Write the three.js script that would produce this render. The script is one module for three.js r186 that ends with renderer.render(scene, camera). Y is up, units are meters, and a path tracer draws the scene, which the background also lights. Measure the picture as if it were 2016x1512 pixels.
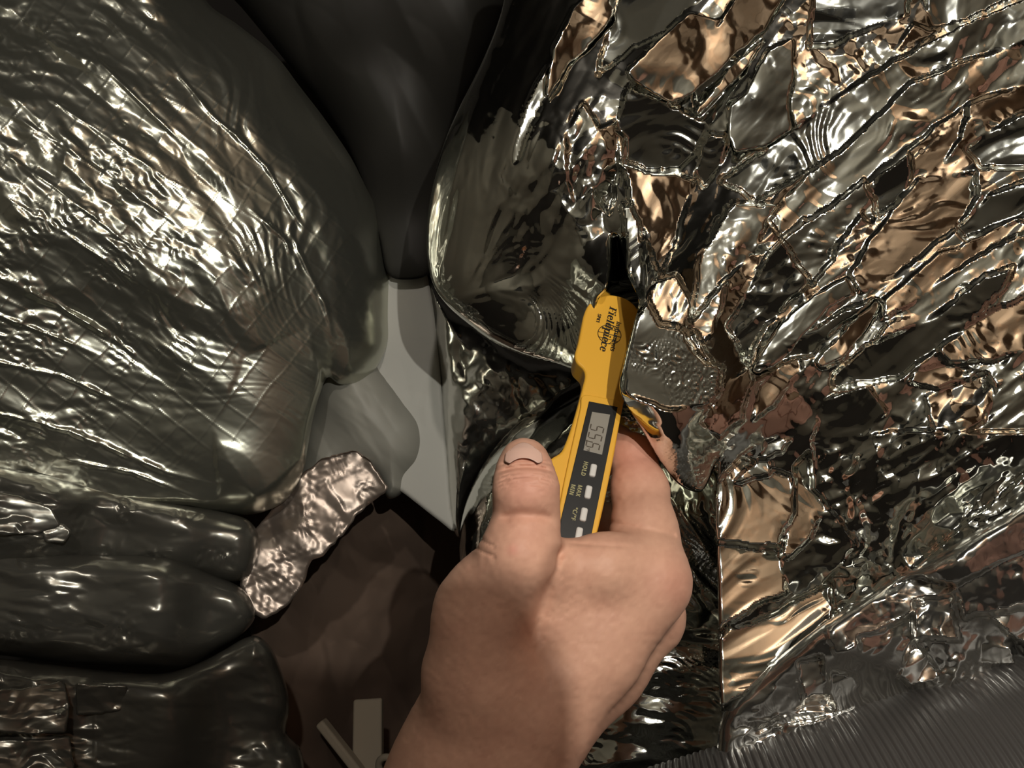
import * as THREE from 'three';
import { mergeGeometries } from 'three/addons/utils/BufferGeometryUtils.js';
import { FontLoader } from 'three/addons/loaders/FontLoader.js';
import { RoundedBoxGeometry } from 'three/addons/geometries/RoundedBoxGeometry.js';

// ---------------------------------------------------------------- camera, light, exposure
const EYE = new THREE.Vector3(0, 1.2, 0);
const FOV = 53.13, F = 756 / Math.tan(THREE.MathUtils.degToRad(FOV / 2));      // focal length in pixels of the 2016 x 1512 frame
const scene = new THREE.Scene();
scene.background = new THREE.Color(0x000000);
const camera = new THREE.PerspectiveCamera(FOV, 2016 / 1512, 0.01, 20);
camera.position.copy(EYE);
camera.lookAt(EYE.x, EYE.y, EYE.z - 1);
const renderer = new THREE.WebGLRenderer({ antialias: true });
renderer.toneMapping = THREE.LinearToneMapping;
renderer.toneMappingExposure = 0.5;
renderer.shadowMap.enabled = true;

const HEADLAMP = new THREE.Vector3(0.10, 1.335, 0.15);          // unseen, above and right of the phone; lights the hand and ducts
const HEAD_POWER = 1.0;
const BULB = new THREE.Vector3(0.1, 2.1, 1.1);                   // unseen bulb behind the photographer; lights the roof boards and softens shadows
const BULB_POWER = 3.6;

// ---------------------------------------------------------------- helpers
const V3 = (x, y, z) => new THREE.Vector3(x, y, z);
const at = (px, py, d) => V3(EYE.x + (px - 1008) / F * d, EYE.y - (py - 756) / F * d, EYE.z - d);
const lerp = THREE.MathUtils.lerp, clamp = THREE.MathUtils.clamp;
const smooth = (a, b, x) => { const t = clamp((x - a) / (b - a), 0, 1); return t * t * (3 - 2 * t); };
function rng(seed) { let s = seed >>> 0; return () => { s = (s + 0x6d2b79f5) >>> 0; let t = Math.imul(s ^ (s >>> 15), 1 | s); t = (t + Math.imul(t ^ (t >>> 7), 61 | t)) ^ t; return ((t ^ (t >>> 14)) >>> 0) / 4294967296; }; }
const hash = (x, y, s) => { let h = Math.imul(x, 374761393) + Math.imul(y, 668265263) + Math.imul(s, 974711) | 0; h = Math.imul(h ^ (h >>> 13), 1274126177); return ((h ^ (h >>> 16)) >>> 0) / 4294967296; };
function noise(x, y, s = 0) {                                  // smooth value noise, -1 ... 1
  const ix = Math.floor(x), iy = Math.floor(y); let fx = x - ix, fy = y - iy;
  fx = fx * fx * (3 - 2 * fx); fy = fy * fy * (3 - 2 * fy);
  return 2 * lerp(lerp(hash(ix, iy, s), hash(ix + 1, iy, s), fx), lerp(hash(ix, iy + 1, s), hash(ix + 1, iy + 1, s), fx), fy) - 1;
}
const names = {};
function numbered(n) { names[n] = (names[n] ?? -1) + 1; return names[n] ? n + '_' + String(names[n]).padStart(3, '0') : n; }
function shade(o) { o.traverse((m) => { if (m.isMesh) { m.castShadow = true; m.receiveShadow = true; } }); return o; }
function tag(o, label, category, group) { o.userData = { label, category }; if (group) o.userData.group = group; return shade(o); }
function mesh(name, g, m, parent = scene) {
  const o = new THREE.Mesh(g, m); o.name = parent === scene ? numbered(name) : name; o.castShadow = o.receiveShadow = true; parent.add(o); return o;
}
function struct(name, g, m) { const o = mesh(name, g, m); o.userData.kind = 'structure'; return o; }
function group(name, p) { const g = new THREE.Group(); g.name = numbered(name); if (p) g.position.copy(p); scene.add(g); return g; }
function box(w, h, d, x, y, z) { const g = new THREE.BoxGeometry(w, h, d); g.translate(x, y, z); return g; }

// ---------------------------------------------------------------- materials
function canvasTexture(w, h, draw, srgb = true) {
  const c = document.createElement('canvas'); c.width = w; c.height = h; draw(c.getContext('2d'), w, h);
  const t = new THREE.CanvasTexture(c); if (srgb) t.colorSpace = THREE.SRGBColorSpace; t.wrapS = t.wrapT = THREE.RepeatWrapping; return t;
}
function dataTexture(n, f, srgb) {
  const d = new Uint8Array(n * n * 4);
  for (let y = 0; y < n; y++) for (let x = 0; x < n; x++) { const c = f(x / n, y / n, x, y); for (let k = 0; k < 4; k++) d[(y * n + x) * 4 + k] = k === 3 ? 255 : clamp(Math.round(c[k] * 255), 0, 255); }
  const t = new THREE.DataTexture(d, n, n); t.magFilter = THREE.LinearFilter; t.minFilter = THREE.LinearFilter; t.wrapS = t.wrapT = THREE.RepeatWrapping; if (srgb) t.colorSpace = THREE.SRGBColorSpace; t.needsUpdate = true; return t;
}
const woodTexture = dataTexture(512, (u, v) => {
  const w = noise(u * 4, v * 60, 3) * 0.5 + noise(u * 9, v * 160, 4) * 0.3 + noise(u * 3, v * 7, 5) * 0.5;
  return [0.80 + w * 0.06, 0.685 + w * 0.06, 0.575 + w * 0.06];
}, true);
const std = (o) => new THREE.MeshStandardMaterial(o);
const M = {
  foil: std({ name: 'bright foil', color: new THREE.Color().setRGB(0.84, 0.85, 0.79), metalness: 1, roughness: 0.085 }),
  scrim: std({ name: 'scrim foil', color: new THREE.Color().setRGB(0.53, 0.54, 0.46), metalness: 0.925, roughness: 0.26 }),
  lowerFoil: std({ name: 'soft foil', color: new THREE.Color().setRGB(0.7, 0.69, 0.65), metalness: 0.98, roughness: 0.17 }),
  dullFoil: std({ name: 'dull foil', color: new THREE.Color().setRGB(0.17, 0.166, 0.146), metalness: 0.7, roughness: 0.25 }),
  scrap: std({ name: 'pinkish foil', color: new THREE.Color().setRGB(0.40, 0.335, 0.29), metalness: 0.82, roughness: 0.4 }),
  tape: std({ name: 'grey tape', color: new THREE.Color().setRGB(0.30, 0.295, 0.26), roughness: 0.55 }),
  board: std({ name: 'grey board', color: new THREE.Color().setRGB(0.47, 0.465, 0.43), roughness: 0.8 }),
  plastic: std({ name: 'dark plastic', color: new THREE.Color().setRGB(0.02, 0.019, 0.016), roughness: 0.6 }),
  kraft: std({ name: 'kraft paper', color: new THREE.Color().setRGB(0.14, 0.095, 0.07), roughness: 0.9 }),
  stick: std({ name: 'pale wood', color: new THREE.Color().setRGB(0.34, 0.29, 0.22), roughness: 0.8 }),
  hose: std({ name: 'grey hose', color: new THREE.Color().setRGB(0.06, 0.056, 0.053), roughness: 0.42 }),
  yellow: std({ name: 'yellow plastic', color: new THREE.Color().setRGB(0.76, 0.40, 0.035), roughness: 0.5 }),
  black: std({ name: 'black panel', color: new THREE.Color().setRGB(0.008, 0.008, 0.008), roughness: 0.45 }),
  lcd: std({ name: 'lcd grey', color: new THREE.Color().setRGB(0.27, 0.25, 0.215), roughness: 0.35 }),
  segment: std({ name: 'lcd segment', color: new THREE.Color().setRGB(0.07, 0.055, 0.04), roughness: 0.4 }),
  button: std({ name: 'white rubber', color: new THREE.Color().setRGB(0.62, 0.60, 0.57), roughness: 0.6 }),
  print: std({ name: 'black print', color: new THREE.Color().setRGB(0.012, 0.010, 0.008), roughness: 0.5 }),
  gold: std({ name: 'pale yellow print', color: new THREE.Color().setRGB(0.34, 0.31, 0.15), roughness: 0.5 }),
  steel: std({ name: 'steel', color: new THREE.Color().setRGB(0.6, 0.6, 0.6), metalness: 1, roughness: 0.25 }),
  skin: new THREE.MeshPhysicalMaterial({ name: 'skin', vertexColors: true, roughness: 0.55, specularIntensity: 0.55 }),
  nail: new THREE.MeshPhysicalMaterial({ name: 'nail', color: new THREE.Color().setRGB(0.66, 0.42, 0.34), roughness: 0.42, clearcoat: 0.1, clearcoatRoughness: 0.4 }),
  wood: std({ name: 'roof wood', map: woodTexture, roughness: 0.85 }),
  pink: std({ name: 'added pink padding', color: new THREE.Color().setRGB(0.75, 0.42, 0.33), roughness: 0.95 }),
  grey: std({ name: 'grey wall', color: new THREE.Color().setRGB(0.24, 0.235, 0.195), roughness: 0.95 }),
  dark: std({ name: 'dark wall', color: new THREE.Color().setRGB(0.03, 0.028, 0.026), roughness: 0.95 }),
  phone: std({ name: 'phone case', color: new THREE.Color().setRGB(0.02, 0.02, 0.022), roughness: 0.4 }),
  bulbGlow: std({ name: 'bulb glow', color: 0xffffff, emissive: new THREE.Color(1, 0.92, 0.82), emissiveIntensity: 6, roughness: 0.4 }),
  lampGlow: std({ name: 'lamp glow', color: 0xffffff, emissive: new THREE.Color(1, 0.94, 0.84), emissiveIntensity: 2, roughness: 0.4 }),
};

// ---------------------------------------------------------------- the attic round it, mostly out of view
struct('floor', box(3.2, 0.1, 3.0, 0, -0.05, 0.4), M.dark);
struct('wall_back', box(3.2, 2.5, 0.1, 0, 1.25, -1.05), M.dark);
struct('wall_front', box(3.2, 2.5, 0.1, 0, 1.25, 1.95), M.grey);  // out of view, grey so the foil mirrors a mid tone
struct('wall_left', box(0.1, 2.5, 3.0, -1.55, 1.25, 0.4), M.grey);  // out of view, grey to brighten foil that faces left
struct('wall_right', box(0.1, 2.5, 3.0, 1.55, 1.25, 0.4), M.dark);
struct('ceiling', box(3.2, 0.1, 3.0, 0, 2.55, 0.4), M.dark);
{                                                               // unseen roof boards and rafters the foil mirrors; padding below added for pink reflections
  const roof = new THREE.Group(); roof.name = 'unseen_roof_slope'; roof.userData = { kind: 'structure' };
  roof.position.set(0.85, 1.75, 0.75); roof.rotation.z = -0.85; scene.add(roof);
  for (let k = 0; k < 8; k++) mesh('board', new RoundedBoxGeometry(0.19, 0.02, 2.1, 1, 0.003).translate((k - 3.5) * 0.196, (k % 3) * 0.002, 0), M.wood, roof);
  for (let k = 0; k < 3; k++) mesh('rafter', box(1.56, 0.10, 0.045, 0, -0.06, -0.7 + k * 0.68), M.wood, roof);
  const knee = new THREE.Group(); knee.name = 'added_wall_knee'; knee.userData = { kind: 'structure' }; knee.position.set(1.2, 0.65, 0.75); scene.add(knee);
  for (let k = 0; k < 4; k++) mesh('padding', new RoundedBoxGeometry(0.09, 0.95, 0.46, 4, 0.03).translate(0, 0, (k - 1.5) * 0.5), M.pink, knee);  // added to give the foil something pink to mirror
}

// ---------------------------------------------------------------- foil bodies
// A jacket is a closed, padded skin: its outline is traced as it lies, its front bulges towards the light from a rounded rim, and its folds come from
// solving for the height whose slopes come nearest to a field of facets.
function smoothOutline(pts, step) {
  const c = new THREE.CatmullRomCurve3(pts.map(([x, y]) => V3(x, y, 0)), true, 'centripetal');
  return c.getSpacedPoints(Math.round(c.getLength() / step)).slice(0, -1).map((p) => [p.x, p.y]);
}
function cutOutline(pts, step) {                                // straight runs with the corners just nipped
  const r = []; pts.forEach((p, i) => { const q = pts[(i + 1) % pts.length], l = Math.hypot(q[0] - p[0], q[1] - p[1]), n = Math.max(2, Math.round(l / step)), c = Math.min(0.2, 4 / l); for (let k = 0; k < n; k++) { const t = lerp(c, 1 - c, k / (n - 1)); r.push([lerp(p[0], q[0], t), lerp(p[1], q[1], t)]); } }); return r;
}
function inside(poly, x, y) { let r = false; for (let i = 0, j = poly.length - 1; i < poly.length; j = i++) { const [a, b] = poly[i], [c, d] = poly[j]; if ((b > y) !== (d > y) && x < ((c - a) * (y - b)) / (d - b) + a) r = !r; } return r; }
function polyDistance(poly, x, y, out, closed = true) {
  let best = 1e12;
  for (let i = closed ? 0 : 1, n = poly.length; i < n; i++) {
    const a = poly[i ? i - 1 : n - 1], b = poly[i], dx = b[0] - a[0], dy = b[1] - a[1], t = clamp(((x - a[0]) * dx + (y - a[1]) * dy) / (dx * dx + dy * dy + 1e-9), 0, 1), ex = a[0] + dx * t, ey = a[1] + dy * t, d = (ex - x) ** 2 + (ey - y) ** 2;
    if (d < best) { best = d; if (out) { out[0] = ex; out[1] = ey; out[2] = t + i; } }
  }
  return Math.sqrt(best);
}
function blend(list, x, y, k) {                                 // inverse-distance mean of what control points say
  let s = 0, w = 0;
  for (const c of list) { const q = 1 / (((c[0] - x) ** 2 + (c[1] - y) ** 2) / 1e4 + 0.15) ** 1.6; s += q * c[k]; w += q; }
  return s / w;
}
function plate3(list) {                                          // the thin plate through control points [x, y, value]
  const n = list.length, m = n + 3, A = [], U = (r2) => (r2 > 1e-9 ? r2 * Math.log(r2) : 0), q = list.map((c) => [c[0] / 1000, c[1] / 1000, c[2]]), bend = 0.004;
  if (n < 6) return (x, y) => blend(list, x, y, 2);
  for (let i = 0; i < n; i++) { const r = q.map((c, j) => U((c[0] - q[i][0]) ** 2 + (c[1] - q[i][1]) ** 2) + (i === j ? bend : 0)); r.push(1, q[i][0], q[i][1], q[i][2]); A.push(r); }
  for (let d = 0; d < 3; d++) A.push([...q.map((c) => (d ? c[d - 1] : 1)), 0, 0, 0, 0]);
  for (let i = 0; i < m; i++) { let b = i; for (let r = i; r < m; r++) if (Math.abs(A[r][i]) > Math.abs(A[b][i])) b = r; [A[i], A[b]] = [A[b], A[i]]; for (let r = 0; r < m; r++) if (r !== i) { const k = A[r][i] / A[i][i]; if (k) for (let c = i; c <= m; c++) A[r][c] -= k * A[i][c]; } }
  const w = A.map((r, i) => r[m] / r[i]);
  return (x, y) => { x /= 1000; y /= 1000; let z = w[n] + w[n + 1] * x + w[n + 2] * y; for (let i = 0; i < n; i++) z += w[i] * U((x - q[i][0]) ** 2 + (y - q[i][1]) ** 2); return z; };
}
const n3 = V3(), a3 = V3(), b3 = V3();
function slopesTowards(p, target, u, v, out) {                  // slopes of log depth for which a mirror at p shows the eye the target
  a3.copy(EYE).sub(p).normalize(); b3.copy(target).sub(p).normalize(); n3.copy(a3).add(b3).normalize();
  const k = 1 / Math.max(0.15, n3.z - n3.x * u - n3.y * v); out[0] = n3.x * k / F; out[1] = -n3.y * k / F;      // per pixel, y down
}
function jacket(o) {
  const S = o.step ?? 3, out = o.sharp ? cutOutline(o.outline, 4) : smoothOutline(o.outline, 6), fray = o.fray ?? 0;
  if (fray) for (const p of out) { const a = p[0], b = p[1]; p[0] += fray * (noise(a / 9, b / 9, o.seed) + 1.4 * noise(a / 30, b / 30, o.seed + 1)); p[1] += fray * (noise(a / 9, b / 9, o.seed + 2) + 1.4 * noise(a / 30, b / 30, o.seed + 3)); }
  let x0 = 1e9, y0 = 1e9, x1 = -1e9, y1 = -1e9;
  for (const [x, y] of out) { x0 = Math.min(x0, x); x1 = Math.max(x1, x); y0 = Math.min(y0, y); y1 = Math.max(y1, y); }
  x0 -= 2 * S; y0 -= 2 * S; const W = Math.ceil((x1 - x0) / S) + 3, H = Math.ceil((y1 - y0) / S) + 3, N = W * H;
  const D = new Float32Array(N), L0 = new Float32Array(N), gx = new Float32Array(N), gy = new Float32Array(N), live = new Uint8Array(N), PX = new Float32Array(N), PY = new Float32Array(N);
  const near = [0, 0, 0];
  for (let j = 0; j < H; j++) for (let i = 0; i < W; i++) {
    const k = j * W + i, x = x0 + i * S, y = y0 + j * S; PX[k] = x; PY[k] = y;
    if (inside(out, x, y)) { live[k] = 1; D[k] = polyDistance(out, x, y); }
  }
  const surf = o.surf ?? plate3(o.depth), rd = o.rimDepth ?? 0.06;
  const base = (x, y, d) => { const rw = o.rimWide ? blend(o.rimWide, x, y, 2) : o.rimWidth ?? 110, t = clamp(1 - d / rw, 0, 1); let z = surf(x, y) + rd * (1 - Math.sqrt(Math.max(0, 1 - t * t))) * (o.rimScale ? blend(o.rimScale, x, y, 2) : 1); if (o.form) z += o.form(x, y); return Math.log(z); };
  for (let k = 0; k < N; k++) if (live[k]) L0[k] = base(PX[k], PY[k], D[k]);
  // facets: seeds with a size, a lie and a slope of their own; the nearest seed owns a cell
  for (const lay of o.facets ?? []) {
    const own = new Int32Array(N).fill(-1), dist = new Float32Array(N).fill(1e9), seeds = [], q = rng(lay.seed ?? 7);
    const count = Math.round(lay.count ?? ((x1 - x0) * (y1 - y0)) / (lay.size * lay.size * (lay.long ?? 3)));
    for (let c = 0; c < count; c++) {
      const x = lerp(x0, x1, q()), y = lerp(y0, y1, q()), th = (blend(o.lie, x, y, 2) + (q() - 0.5) * 2 * (lay.spread ?? 12)) * Math.PI / 180, size = lay.size * (0.55 + 0.9 * q()), long = (lay.long ?? 3) * (0.6 + 0.8 * q());
      const across = (q() + q() + q() - 1.5) * 1.35, along = (q() - 0.5) * 2 * (lay.along ?? 0.3), cs = Math.cos(th), sn = Math.sin(th), amp = lay.slope * (lay.power ? clamp(blend(lay.power, x, y, 2), 0, 9) : 1);
      seeds.push([(-sn * across + cs * along) * amp / F, (cs * across + sn * along) * amp / F]);
      const reach = size * long * 1.6, ia = Math.max(0, Math.floor((x - reach - x0) / S)), ib = Math.min(W - 1, Math.ceil((x + reach - x0) / S)), ja = Math.max(0, Math.floor((y - reach - y0) / S)), jb = Math.min(H - 1, Math.ceil((y + reach - y0) / S));
      for (let j = ja; j <= jb; j++) for (let i = ia; i <= ib; i++) {
        const k = j * W + i; if (!live[k]) continue;
        const dx = PX[k] - x, dy = PY[k] - y, al = (dx * cs + dy * sn) / long, ac = -dx * sn + dy * cs, d = (al * al + ac * ac) / (size * size);
        if (d < dist[k]) { dist[k] = d; own[k] = c; }
      }
    }
    for (let k = 0; k < N; k++) if (own[k] >= 0) { gx[k] += seeds[own[k]][0]; gy[k] += seeds[own[k]][1]; }
  }
  // flat panels that face one way
  const sl = [0, 0], who = new Uint8Array(N); let id = 0;
  for (const p of o.panels ?? []) {
    id++;
    let a = 1e9, b = 1e9, c = -1e9, d = -1e9; for (const [x, y] of p.poly) { a = Math.min(a, x); c = Math.max(c, x); b = Math.min(b, y); d = Math.max(d, y); }
    for (let j = Math.max(1, Math.floor((b - y0) / S)); j <= Math.min(H - 2, Math.ceil((d - y0) / S)); j++) for (let i = Math.max(1, Math.floor((a - x0) / S)); i <= Math.min(W - 2, Math.ceil((c - x0) / S)); i++) {
      const k = j * W + i; if (!live[k] || !inside(p.poly, PX[k] + 4 * noise(PX[k] / 40, PY[k] / 40, 71) + 1.5 * noise(PX[k] / 10, PY[k] / 10, 72), PY[k] + 4 * noise(PX[k] / 40, PY[k] / 40, 73) + 1.5 * noise(PX[k] / 10, PY[k] / 10, 74))) continue;
      const w = p.hold ?? 0.85, u = (PX[k] - 1008) / F, v = -(PY[k] - 756) / F;
      slopesTowards(at(PX[k], PY[k], Math.exp(L0[k])), p.to, u, v, sl);
      const bx = live[k + 1] && live[k - 1] ? (L0[k + 1] - L0[k - 1]) / (2 * S) : 0, by = live[k + W] && live[k - W] ? (L0[k + W] - L0[k - W]) / (2 * S) : 0;
      who[k] = id; gx[k] = lerp(gx[k], sl[0] - bx, w) + (p.keep ?? 0.25) * gx[k]; gy[k] = lerp(gy[k], sl[1] - by, w) + (p.keep ?? 0.25) * gy[k];
    }
  }
  for (let k = 0; k < N; k++) if (live[k]) { const e = smooth(0, o.calm ?? 16, D[k]); gx[k] *= e; gy[k] *= e; }
  // the height nearest to those slopes
  const tear = o.tear ?? 0.0012;                                  // panels part at their borders, where the skin is folded over
  const settle = (w, h, st, lv, own, ax, ay, e, rounds) => {
    const lam = (st / (o.reach ?? 260)) ** 2, over = 1.8;
    for (let it = 0; it < rounds; it++) for (let par = 0; par < 2; par++) for (let j = 1; j < h - 1; j++) for (let i = 1 + ((j + par) & 1); i < w - 1; i += 2) {
      const k = j * w + i; if (!lv[k]) continue;
      let t = 0, n = 0, c = 0;
      if (lv[k + 1]) { c = own[k + 1] === own[k] ? 1 : tear; t += c * (e[k + 1] - st * 0.5 * (ax[k] + ax[k + 1])); n += c; } if (lv[k - 1]) { c = own[k - 1] === own[k] ? 1 : tear; t += c * (e[k - 1] + st * 0.5 * (ax[k] + ax[k - 1])); n += c; }
      if (lv[k + w]) { c = own[k + w] === own[k] ? 1 : tear; t += c * (e[k + w] - st * 0.5 * (ay[k] + ay[k + w])); n += c; } if (lv[k - w]) { c = own[k - w] === own[k] ? 1 : tear; t += c * (e[k - w] + st * 0.5 * (ay[k] + ay[k - w])); n += c; }
      e[k] += over * (t / (n + lam) - e[k]);
    }
    return e;
  };
  const solve = (w, h, st, lv, own, ax, ay, level) => {
    const e = new Float32Array(w * h);
    if (level > 0) {
      const W2 = (w >> 1) + 2, H2 = (h >> 1) + 2, l2 = new Uint8Array(W2 * H2), a2 = new Float32Array(W2 * H2), b2 = new Float32Array(W2 * H2), c2 = new Float32Array(W2 * H2), o2 = new Uint8Array(W2 * H2);
      for (let j = 0; j < h; j++) for (let i = 0; i < w; i++) { const k = j * w + i, q = ((j >> 1) + 1) * W2 + (i >> 1) + 1; if (lv[k]) { a2[q] += ax[k]; b2[q] += ay[k]; c2[q]++; l2[q] = 1; o2[q] = own[k]; } }
      for (let q = 0; q < W2 * H2; q++) if (c2[q]) { a2[q] /= c2[q]; b2[q] /= c2[q]; }
      const c = solve(W2, H2, st * 2, l2, o2, a2, b2, level - 1);
      for (let j = 0; j < h; j++) for (let i = 0; i < w; i++) { const k = j * w + i; if (lv[k]) { const q = ((j >> 1) + 1) * W2 + (i >> 1) + 1; e[k] = c[q] + ax[k] * st * ((i & 1) - 0.5) + ay[k] * st * ((j & 1) - 0.5); } }
    }
    return settle(w, h, st, lv, own, ax, ay, e, level > 0 ? 60 : 250);
  };
  const E = solve(W, H, S, live, who, gx, gy, 4);
  // parted borders are rolled over a little
  for (let pass = 0; pass < 2; pass++) { const B = E.slice(); for (let j = 2; j < H - 2; j++) for (let i = 2; i < W - 2; i++) { const k = j * W + i; if (!live[k]) continue; const o_ = who[k]; if (who[k + 1] === o_ && who[k - 1] === o_ && who[k + W] === o_ && who[k - W] === o_) continue; let t = 0, q = 0; for (let b = -1; b < 2; b++) for (let a = -1; a < 2; a++) if (live[k + b * W + a]) { const w = (2 - Math.abs(a)) * (2 - Math.abs(b)); t += w * B[k + b * W + a]; q += w; } E[k] = t / q; } }
  // small crumpling, sharp-creased, and drawn-in creases
  const tri = (t) => 4 * Math.abs(t - Math.floor(t + 0.5)) - 1;
  for (let k = 0; k < N; k++) if (live[k]) {
    const x = PX[k], y = PY[k], e = smooth(0, o.calm ?? 16, D[k]); let h = 0;
    for (const c of o.crumple ?? []) {
      const th = blend(o.lie, x, y, 2) * Math.PI / 180, wx = noise(x / (c.T * 3), y / (c.T * 3), c.s) * c.T * 1.1, wy = noise(x / (c.T * 3), y / (c.T * 3), c.s + 31) * c.T * 1.1;
      const mask = smooth(c.lo ?? -0.2, c.hi ?? 0.5, noise(x / (c.patch ?? 90), y / (c.patch ?? 90), c.s + 77)) * (c.power ? Math.max(0, blend(c.power, x, y, 2)) : 1);
      if (mask < 0.01) continue;
      for (let m = 0; m < 3; m++) { const an = c.iso ? m * 1.05 + c.s : th + 1.5708 + (m - 1) * (c.fan ?? 0.3), T = c.T * (1 + 0.37 * m); h += mask * c.slope * T / 4 * tri(((x + wx) * Math.cos(an) + (y + wy) * Math.sin(an)) / T + m * 0.37); }
    }
    for (const c of o.creases ?? []) {
      if (x < c.box[0] || x > c.box[2] || y < c.box[1] || y > c.box[3]) continue;
      const d = polyDistance(c.line, x, y, near, false), w = c.w * (0.75 + 0.4 * noise(x / 30, y / 30, 9)); if (d > w * 2) continue;
      const run = (near[2] - 1) / (c.line.length - 1); h -= c.h * Math.max(0, 1 - d / w) * smooth(0, 0.2, run) * smooth(1, 0.6, run) * (0.7 + 0.5 * noise(x / 22, y / 22, 19));
    }
    E[k] += e * h / F;
    if (o.emboss) E[k] += e * o.emboss(x, y) / F;
  }
  // mesh: rim vertices move onto the outline
  const use = new Int32Array(N).fill(-1), pos = [], uv = [], idx = [];
  const put = (x, y, l) => { const d = Math.exp(l), p = at(x, y, d); pos.push(p.x, p.y, p.z); uv.push(p.x, p.y); return pos.length / 3 - 1; };
  for (let j = 1; j < H - 1; j++) for (let i = 1; i < W - 1; i++) {
    const k = j * W + i;
    if (live[k]) use[k] = put(PX[k], PY[k], L0[k] + E[k]);
    else {
      let e = 0, n = 0; for (let b = -1; b < 2; b++) for (let a = -1; a < 2; a++) if (live[k + b * W + a]) { n++; e += E[k + b * W + a]; }
      if (n) { polyDistance(out, PX[k], PY[k], near); use[k] = put(near[0], near[1], base(near[0], near[1], 0) + e / n); }
    }
  }
  for (let j = 1; j < H - 2; j++) for (let i = 1; i < W - 2; i++) {
    const a = use[j * W + i], b = use[j * W + i + 1], c = use[(j + 1) * W + i], d = use[(j + 1) * W + i + 1];
    if (a < 0 || b < 0 || c < 0 || d < 0) continue;
    if ((i + j) & 1) idx.push(a, c, b, b, c, d); else idx.push(a, c, d, a, d, b);
  }
  // the back of the padding
  const loop = out.filter((_, i) => i % 2 === 0), n = loop.length, rings = 5, back = o.back ?? 0.07; let cx = 0, cy = 0; for (const p of loop) { cx += p[0] / n; cy += p[1] / n; }
  const first = pos.length / 3;
  for (let r = 0; r <= rings; r++) for (let i = 0; i < n; i++) {
    const [x, y] = loop[i], f = (r / rings), turn = f * Math.PI / 2, dx = cx - x, dy = cy - y, len = Math.hypot(dx, dy) || 1, inwards = Math.min(0.85 * len, (o.backIn ?? 90)) * (1 - Math.cos(turn)) + 0.6, lift = back * Math.sin(turn);
    put(x + dx / len * inwards, y + dy / len * inwards, Math.log(Math.exp(base(x, y, 0)) + lift + 0.0004));
  }
  for (let r = 0; r < rings; r++) for (let i = 0; i < n; i++) { const a = first + r * n + i, b = first + r * n + (i + 1) % n; idx.push(a, b, a + n, b, b + n, a + n); }
  const mid = put(cx, cy, Math.log(surf(cx, cy) + rd + back)), last = first + rings * n;
  for (let i = 0; i < n; i++) idx.push(last + i, last + (i + 1) % n, mid);
  const g = new THREE.BufferGeometry();
  g.setAttribute('position', new THREE.Float32BufferAttribute(pos, 3)); g.setAttribute('uv', new THREE.Float32BufferAttribute(uv, 2)); g.setIndex(idx); g.computeVertexNormals();
  if (o.color) { const col = new Float32Array(pos.length), q = [0, 0, 0]; for (let i = 0; i < pos.length / 3; i++) { o.color(pos[i * 3], pos[i * 3 + 1], q); col.set(q, i * 3); } g.setAttribute('color', new THREE.BufferAttribute(col, 3)); }
  const c = at(cx, cy, Math.exp(base(cx, cy, 999))); g.translate(-c.x, -c.y, -c.z);
  const m = mesh(o.name, g, o.material, o.parent ?? scene); m.position.copy(c); if (o.parent) m.position.sub(o.parent.position);
  // folds that lie over the skin, each facing its own way
  const top = (x, y) => { const i = clamp(Math.round((x - x0) / S), 1, W - 2), j = clamp(Math.round((y - y0) / S), 1, H - 2); let t = 0, q = 0; for (let b = -6; b <= 6; b += 3) for (let a = -6; a <= 6; a += 3) { const k = (j + b) * W + i + a; if (live[k]) { t += L0[k] + E[k]; q++; } } return q ? t / q : Math.log(surf(x, y)); };
  (o.folds ?? []).forEach((f, n) => {
    let fx = 0, fy = 0; for (const p of f.poly) { fx += p[0] / f.poly.length; fy += p[1] / f.poly.length; }
    const l = top(fx, fy) + Math.log(1 - f.lift / Math.exp(top(fx, fy))), q = [0, 0]; slopesTowards(at(fx, fy, Math.exp(l)), f.to, (fx - 1008) / F, -(fy - 756) / F, q);
    const tx = (top(fx + 25, fy) - top(fx - 25, fy)) / 50, ty = (top(fx, fy + 25) - top(fx, fy - 25)) / 50; void tx; void ty;
    jacket({ name: 'foil_fold', parent: m, material: f.material ?? o.material, seed: 500 + n * 7, step: 2, sharp: true, fray: f.fray ?? 1.3, outline: f.poly, depth: [], surf: (x, y) => Math.exp(l + q[0] * (x - fx) + q[1] * (y - fy)) + (f.curl ?? 0.0012) * noise(x / 60, y / 60, n), rimWidth: 4, rimDepth: 0.0008, calm: 3, back: 0.002, backIn: 5, reach: 90,
      lie: o.lie, facets: [{ size: 14, long: 7, slope: 0.13 * f.keep, seed: 900 + n, along: 0.15, spread: 8 }, { size: 7, long: 7, slope: 0.10 * f.keep, seed: 950 + n, along: 0.2, spread: 12 }], crumple: [{ T: 26, slope: 0.09 * f.keep, s: n, fan: 0.4, lo: -0.3, hi: 0.4, patch: 60 }, { T: 20, slope: 0.1 * f.keep, s: n + 3, iso: true, lo: 0.2, hi: 0.7, patch: 40 }] });
  });
  if (o.label) tag(m, o.label, o.category ?? 'duct', o.group);
  return m;
}
const crease = (w, h, ...line) => { const xs = line.map((p) => p[0]), ys = line.map((p) => p[1]); return { w, h, line, box: [Math.min(...xs) - 2 * w, Math.min(...ys) - 2 * w, Math.max(...xs) + 2 * w, Math.max(...ys) + 2 * w] }; };

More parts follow.
